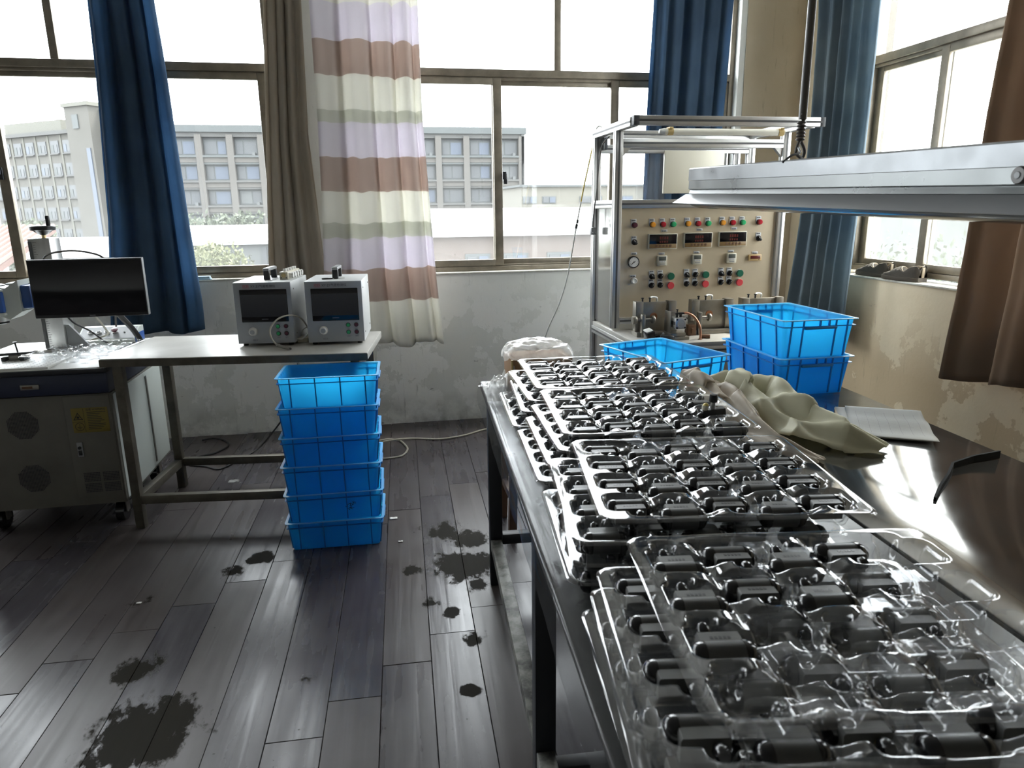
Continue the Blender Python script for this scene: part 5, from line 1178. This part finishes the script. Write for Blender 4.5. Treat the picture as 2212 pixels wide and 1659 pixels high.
def sheet(name, label, cat, mat, c, rot, w, h, wave, z0, th=.0008, seed=0):
    mb = MB(); mb.grid(16, 22, lambda u, v: ((u-.5)*w, (v-.5)*h, wave*(.5+.5*math.sin(v*13+seed))*(.4+.6*u)+.001*fbm(u*4, v*4, seed)))
    o = mb.build(name, mat, smooth=180); o.location = (*c, z0); o.rotation_euler = (0, 0, rot); sm = o.modifiers.new('thickness', 'SOLIDIFY'); sm.thickness = th; sm.offset = 1
    return tag(o, label, cat)
sheet('cardboard_sheet', 'brown cardboard piece peeking out under the paper form', 'cardboard', 'cardboard_light', (1.485, 1.885), R(-32), .17, .25, .0005, TZ+.0008, .0022)
sheet('paper_form', 'creased printed paper form on the bare steel table', 'paper', 'form_paper', (1.525, 1.835), R(-32), .225, .335, .006, TZ+.0040, .0004, 1); sheet('paper_form', 'second paper sheet lying under the printed form', 'paper', 'form_paper', (1.505, 1.845), R(-29), .225, .325, .001, TZ+.0031, .0004, 2)
sp = MB(); path = [(1.603,1.507),(1.51,1.495),(1.425,1.468),(1.36,1.41),(1.29,1.355),(1.225,1.297)]
for k in range(len(path)-1):
    (xa, ya), (xb, yb) = path[k], path[k+1]; d = Vector((xb-xa, yb-ya, 0)).normalized(); n = Vector((-d.y, d.x, 0))*.003; h0, h1 = .022-.0025*k, .022-.0025*(k+1)
    V = [(xa+n.x,ya+n.y,TZ+.0006),(xa-n.x,ya-n.y,TZ+.0006),(xb-n.x,yb-n.y,TZ+.0006),(xb+n.x,yb+n.y,TZ+.0006),(xa+n.x,ya+n.y,TZ+h0),(xa-n.x,ya-n.y,TZ+h0),(xb-n.x,yb-n.y,TZ+h1),(xb+n.x,yb+n.y,TZ+h1)]
    sp.add(V, [(0,3,2,1),(4,5,6,7),(0,1,5,4),(1,2,6,5),(2,3,7,6),(3,0,4,7)])
tag(sp.build('rubber_strip', 'rubber_matte', origin=(1.42,1.43,TZ), smooth=0), 'bent black rubber strip lying on the bare steel table', 'strip')

# ================================================================== BOX IN A PLASTIC BAG, FILM SCRAPS, STOOL
bx = thing('cardboard_box', 'brown cardboard box wrapped in a milky plastic bag at the table end', 'box', (.565, 2.575, TZ+.006))
MB().box(.455, .685, 2.47, 2.64, TZ+.007, .884, .003).build('carton', 'cardboard', bx); MB().box(.452, .459, 2.468, 2.475, .80, .884).build('orange_edge', 'tape_amber', bx)
mb = MB()
def bag(u, v):
    a = u*math.tau; r = math.sin(min(v, 1)*math.pi/2); k = 1+.06*fbm(math.cos(a)*3, math.sin(a)*3+v*4, 1, 3)
    sx, sy = .138*r*k, .105*r*k; sq = 1/max(abs(math.cos(a)), abs(math.sin(a)))**.5
    z = .946-.060*v**1.7+.022*fbm(math.cos(a)*4*v, math.sin(a)*4*v, 5, 4) - (.012*abs(fbm(a*3, 7, 2, 3)) if v > .93 else 0)
    return (.568+sx*math.cos(a)*sq, 2.555+sy*math.sin(a)*sq, z)
mb.grid(72, 30, bag); mb.build('plastic_bag', 'bag_milky', bx, smooth=180)
mb = MB(); mb.grid(26, 26, lambda u, v: (.345+.13*u+.012*fbm(u*5, v*5, 3), 2.36+.24*v+.02*fbm(u*4, v*4, 8), TZ+.006+.13*max(0, math.sin(math.pi*min(1, v*1.1)))*max(0, (.35+.65*u))*(.55+.9*abs(fbm(u*5, v*5, 1, 4)))))
o = mb.build('plastic_wrap', 'bag_milky', origin=(.41, 2.48, TZ), smooth=180); tag(o, 'crumpled milky plastic wrap at the far left table corner', 'plastic wrap')
stl = thing('stool', 'dark wooden stool under the far end of the table', 'stool', (.66, 2.93, 0))
for x, y in ((.51,2.81),(.80,2.81),(.51,3.05),(.80,3.05)): MB().add([(x+sx*(.017+.0*z)+(.02 if x < .6 else -.02)*z, y+sy*.017+(.02 if y < 2.9 else -.02)*z, z*.60) for z in (0, 1) for sx, sy in ((-1,-1),(1,-1),(1,1),(-1,1))], [(3,2,1,0),(4,5,6,7)]+[(i,(i+1)%4,4+(i+1)%4,4+i) for i in range(4)]).build('leg', 'wood_dark', stl, smooth=0)
MB().box(.49, .82, 2.79, 3.07, .60, .63, .004).build('seat', 'wood_dark', stl)
for y in (2.813, 3.047): MB().box(.53, .78, y-.011, y+.011, .22, .255, .002).build('stretcher', 'wood_dark', stl)
for x in (.515, .795): MB().box(x-.011, x+.011, 2.83, 3.03, .17, .205, .002).build('stretcher', 'wood_dark', stl)

# ================================================================== HANGING LAMP
LA = R(-1.3); LT = R(-1.35)
hl = thing('hanging_lamp', 'long zinc work lamp hanging over the table from a rod', 'lamp', (1.10, 1.75, 1.535)); hl.rotation_euler = (LT*-1, 0, LA)
Y_0, Y_1 = -1.95, .53
def lb(n, poly, mat, y0=Y_0, y1=Y_1, par=hl): return MB().prism(poly, y0, y1).build(n, mat, par, True)
lb('top_channel', [(-.085,-.040),(-.085,-.004),(-.080,0),(.080,0),(.085,-.004),(.085,-.040)], 'lamp_zinc'); lb('housing', [(-.082,-.082),(-.078,-.070),(-.084,-.067),(-.084,-.041),(.084,-.041),(.084,-.067),(.078,-.070),(.082,-.082)], 'lamp_grey', Y_0, Y_1-.002)
lb('reflector_skirt', [(-.130,-.112),(-.083,-.083),(.083,-.083),(.130,-.112),(.126,-.113),(.080,-.087),(-.080,-.087),(-.126,-.113)], 'lamp_white', Y_0, Y_1+.02)
cv = MB(); npt = 14
cv.ring([[(.105*math.cos(math.pi+math.pi*k/npt), y, -.110-.022*math.sin(math.pi*k/npt)) for k in range(npt+1)] + [(.105, y, -.106), (-.105, y, -.106)] for y in (Y_0, Y_1-.06)]); recalc(cv.build('diffuser_cover', 'lamp_cover', hl, True)); [MB().cyl((a_, Y_1-.06, -.108), (a_, Y_0, -.108), .006, n=8).build('cover_clip', 'lamp_grey', hl, True) for a_ in (-.105, .105)]
kb = MB().lathe([(.008,0),(.008,.010),(.013,.012),(.014,.030),(.012,.033),(.001,.033)], (-.084, -.80, -.054), (-1,0,0), 20).build('knob', 'rod_grey', hl, True); MB().lathe([(.006,.033),(.005,.0345),(.001,.0345)], (-.084, -.80, -.054), (-1,0,0), 12).build('knob_cap', 'grey_plastic', kb, True)
rd = thing('hanger_rod', 'grey rod with a knotted cable holding the lamp', 'rod', (1.115, 1.80, 1.545))
MB().cyl((1.125, 1.80, 1.645), (1.125, 1.80, 3.195), .0105, n=14).build('rod', 'rod_grey', rd); kn = MB()
for k in range(6): kn.lathe([(.009,0),(.0125,.003),(.009,.007)], (1.123, 1.80, 1.590+k*.0085), (.05*math.sin(k),.0,1), 14)
tag(kn.build('wound_cable', 'rod_grey', rd), kind='stuff')
MB().tube([(1.125,1.80,1.645),(1.118,1.795,1.655),(1.132,1.80,1.648),(1.120,1.80,1.632),(1.128,1.80,1.622)], .004, 8).build('cable_knot', 'rod_grey', rd); MB().tube([(1.122,1.80,1.59),(1.110,1.79,1.575),(1.108,1.79,1.560),(1.125,1.80,1.549),(1.140,1.81,1.548),(1.138,1.80,1.565),(1.126,1.80,1.588)], .0045, 8).build('cable_loop', 'rod_grey', rd); MB().tube([(1.112,1.785,1.572),(1.09,1.75,1.565),(1.075,1.72,1.553),(1.04,1.70,1.545),(1.012,1.69,1.528)], .003, 7).build('chain_wire', 'cable_black', rd)

# ================================================================== SHOES ON THE SILL
def shoe(label, c, rot):
    t = thing('shoe', label, 'shoe', c, rot, 'pair of shoes on the sill'); Ls, Ws = .285, .098
    def wd(v): return Ws/2*(.55+.45*math.sin(math.pi*min(1, .18+v*.85)))*(1 if v < .82 else max(.30, 1-((v-.82)/.18)**2*.70))*(1 if v > .08 else .72+.28*(v/.08)**.5)
    def outline(z, off, n=26):
        a = [(wd(i/n)+off, i/n*Ls, z) for i in range(n+1)]; return a + [(-x, y, z_) for x, y, z_ in reversed(a)]
    so = MB(); so.ring([outline(0, -.002), outline(.006, .003), outline(.022, .003), outline(.024, .0)]); recalc(so.build('sole', 'shoe_sole', t, True))
    up = MB(); nv, nu = 44, 28
    TP = [(0,.083),(.06,.088),(.16,.082),(.34,.054),(.45,.066),(.52,.080),(.62,.068),(.78,.048),(.92,.036),(1,.026)]
    def top(v):
        for (v0, t0), (v1, t1) in zip(TP, TP[1:]):
            if v <= v1: k = (v-v0)/(v1-v0); return t0+(t1-t0)*k*k*(3-2*k)
        return TP[-1][1]
    def fn(u, v):                                                # v: heel 0 -> toe 1, u: from one side over to the other
        w_ = wd(v); T = top(v); s_ = math.cos(math.pi*u); closed = max(0, min(1, (v-.44)/.07)); closed = max(closed, max(0, 1-v/.035))
        arch = .02+(T-.02)*math.sin(math.pi*u)**.55
        e = abs(2*u-1)                                           # 1 at the sole line, 0 in the middle
        hol = .02+(T-.02)*min(1, (1-e)/.22) if e > .70 else max(.034, T-(.70-e)*.30)
        return (w_*(s_ if closed > .5 else (1 if u < .5 else -1)*min(1, e/.70)**.6*(.88+.12*min(1, (e-.70)/.30 if e > .7 else 0))), v*Ls, arch*closed+hol*(1-closed))
    up.grid(nu, nv, fn); o = up.build('upper', 'shoe_upper', t, True, smooth=180); 
    tr = MB(); pts = []
    for k in range(33):
        an = math.tau*k/32; v = .26+.235*math.sin(an); pts.append((wd(v)*.86*math.cos(an)*(1 if math.sin(an) < .6 else .9), v*Ls, top(min(max(v, .03), .49))+.001))
    tr.tube(pts, .0024, 6, 3).build('collar_trim', 'shoe_trim', t, True); MB().box(-.009, .009, -.001, .006, .024, .082, .002).build('heel_tab', 'shoe_trim', t, True); MB().add([(wd(.3)*.5*math.cos(a), .28*Ls+.2*Ls*math.sin(a), .050) for a in [k*math.tau/20 for k in range(20)]], [tuple(range(20))]).build('insole', 'shoe_trim', t, True)
    return t
ZS = SILL-.0175
shoe('dark worn slip-on shoe on the sill, the one nearer the brown curtain', (2.945, 3.415, ZS), R(6)); shoe('dark worn slip-on shoe on the sill, the one nearer the blue curtain', (2.965, 3.690, ZS), R(4))
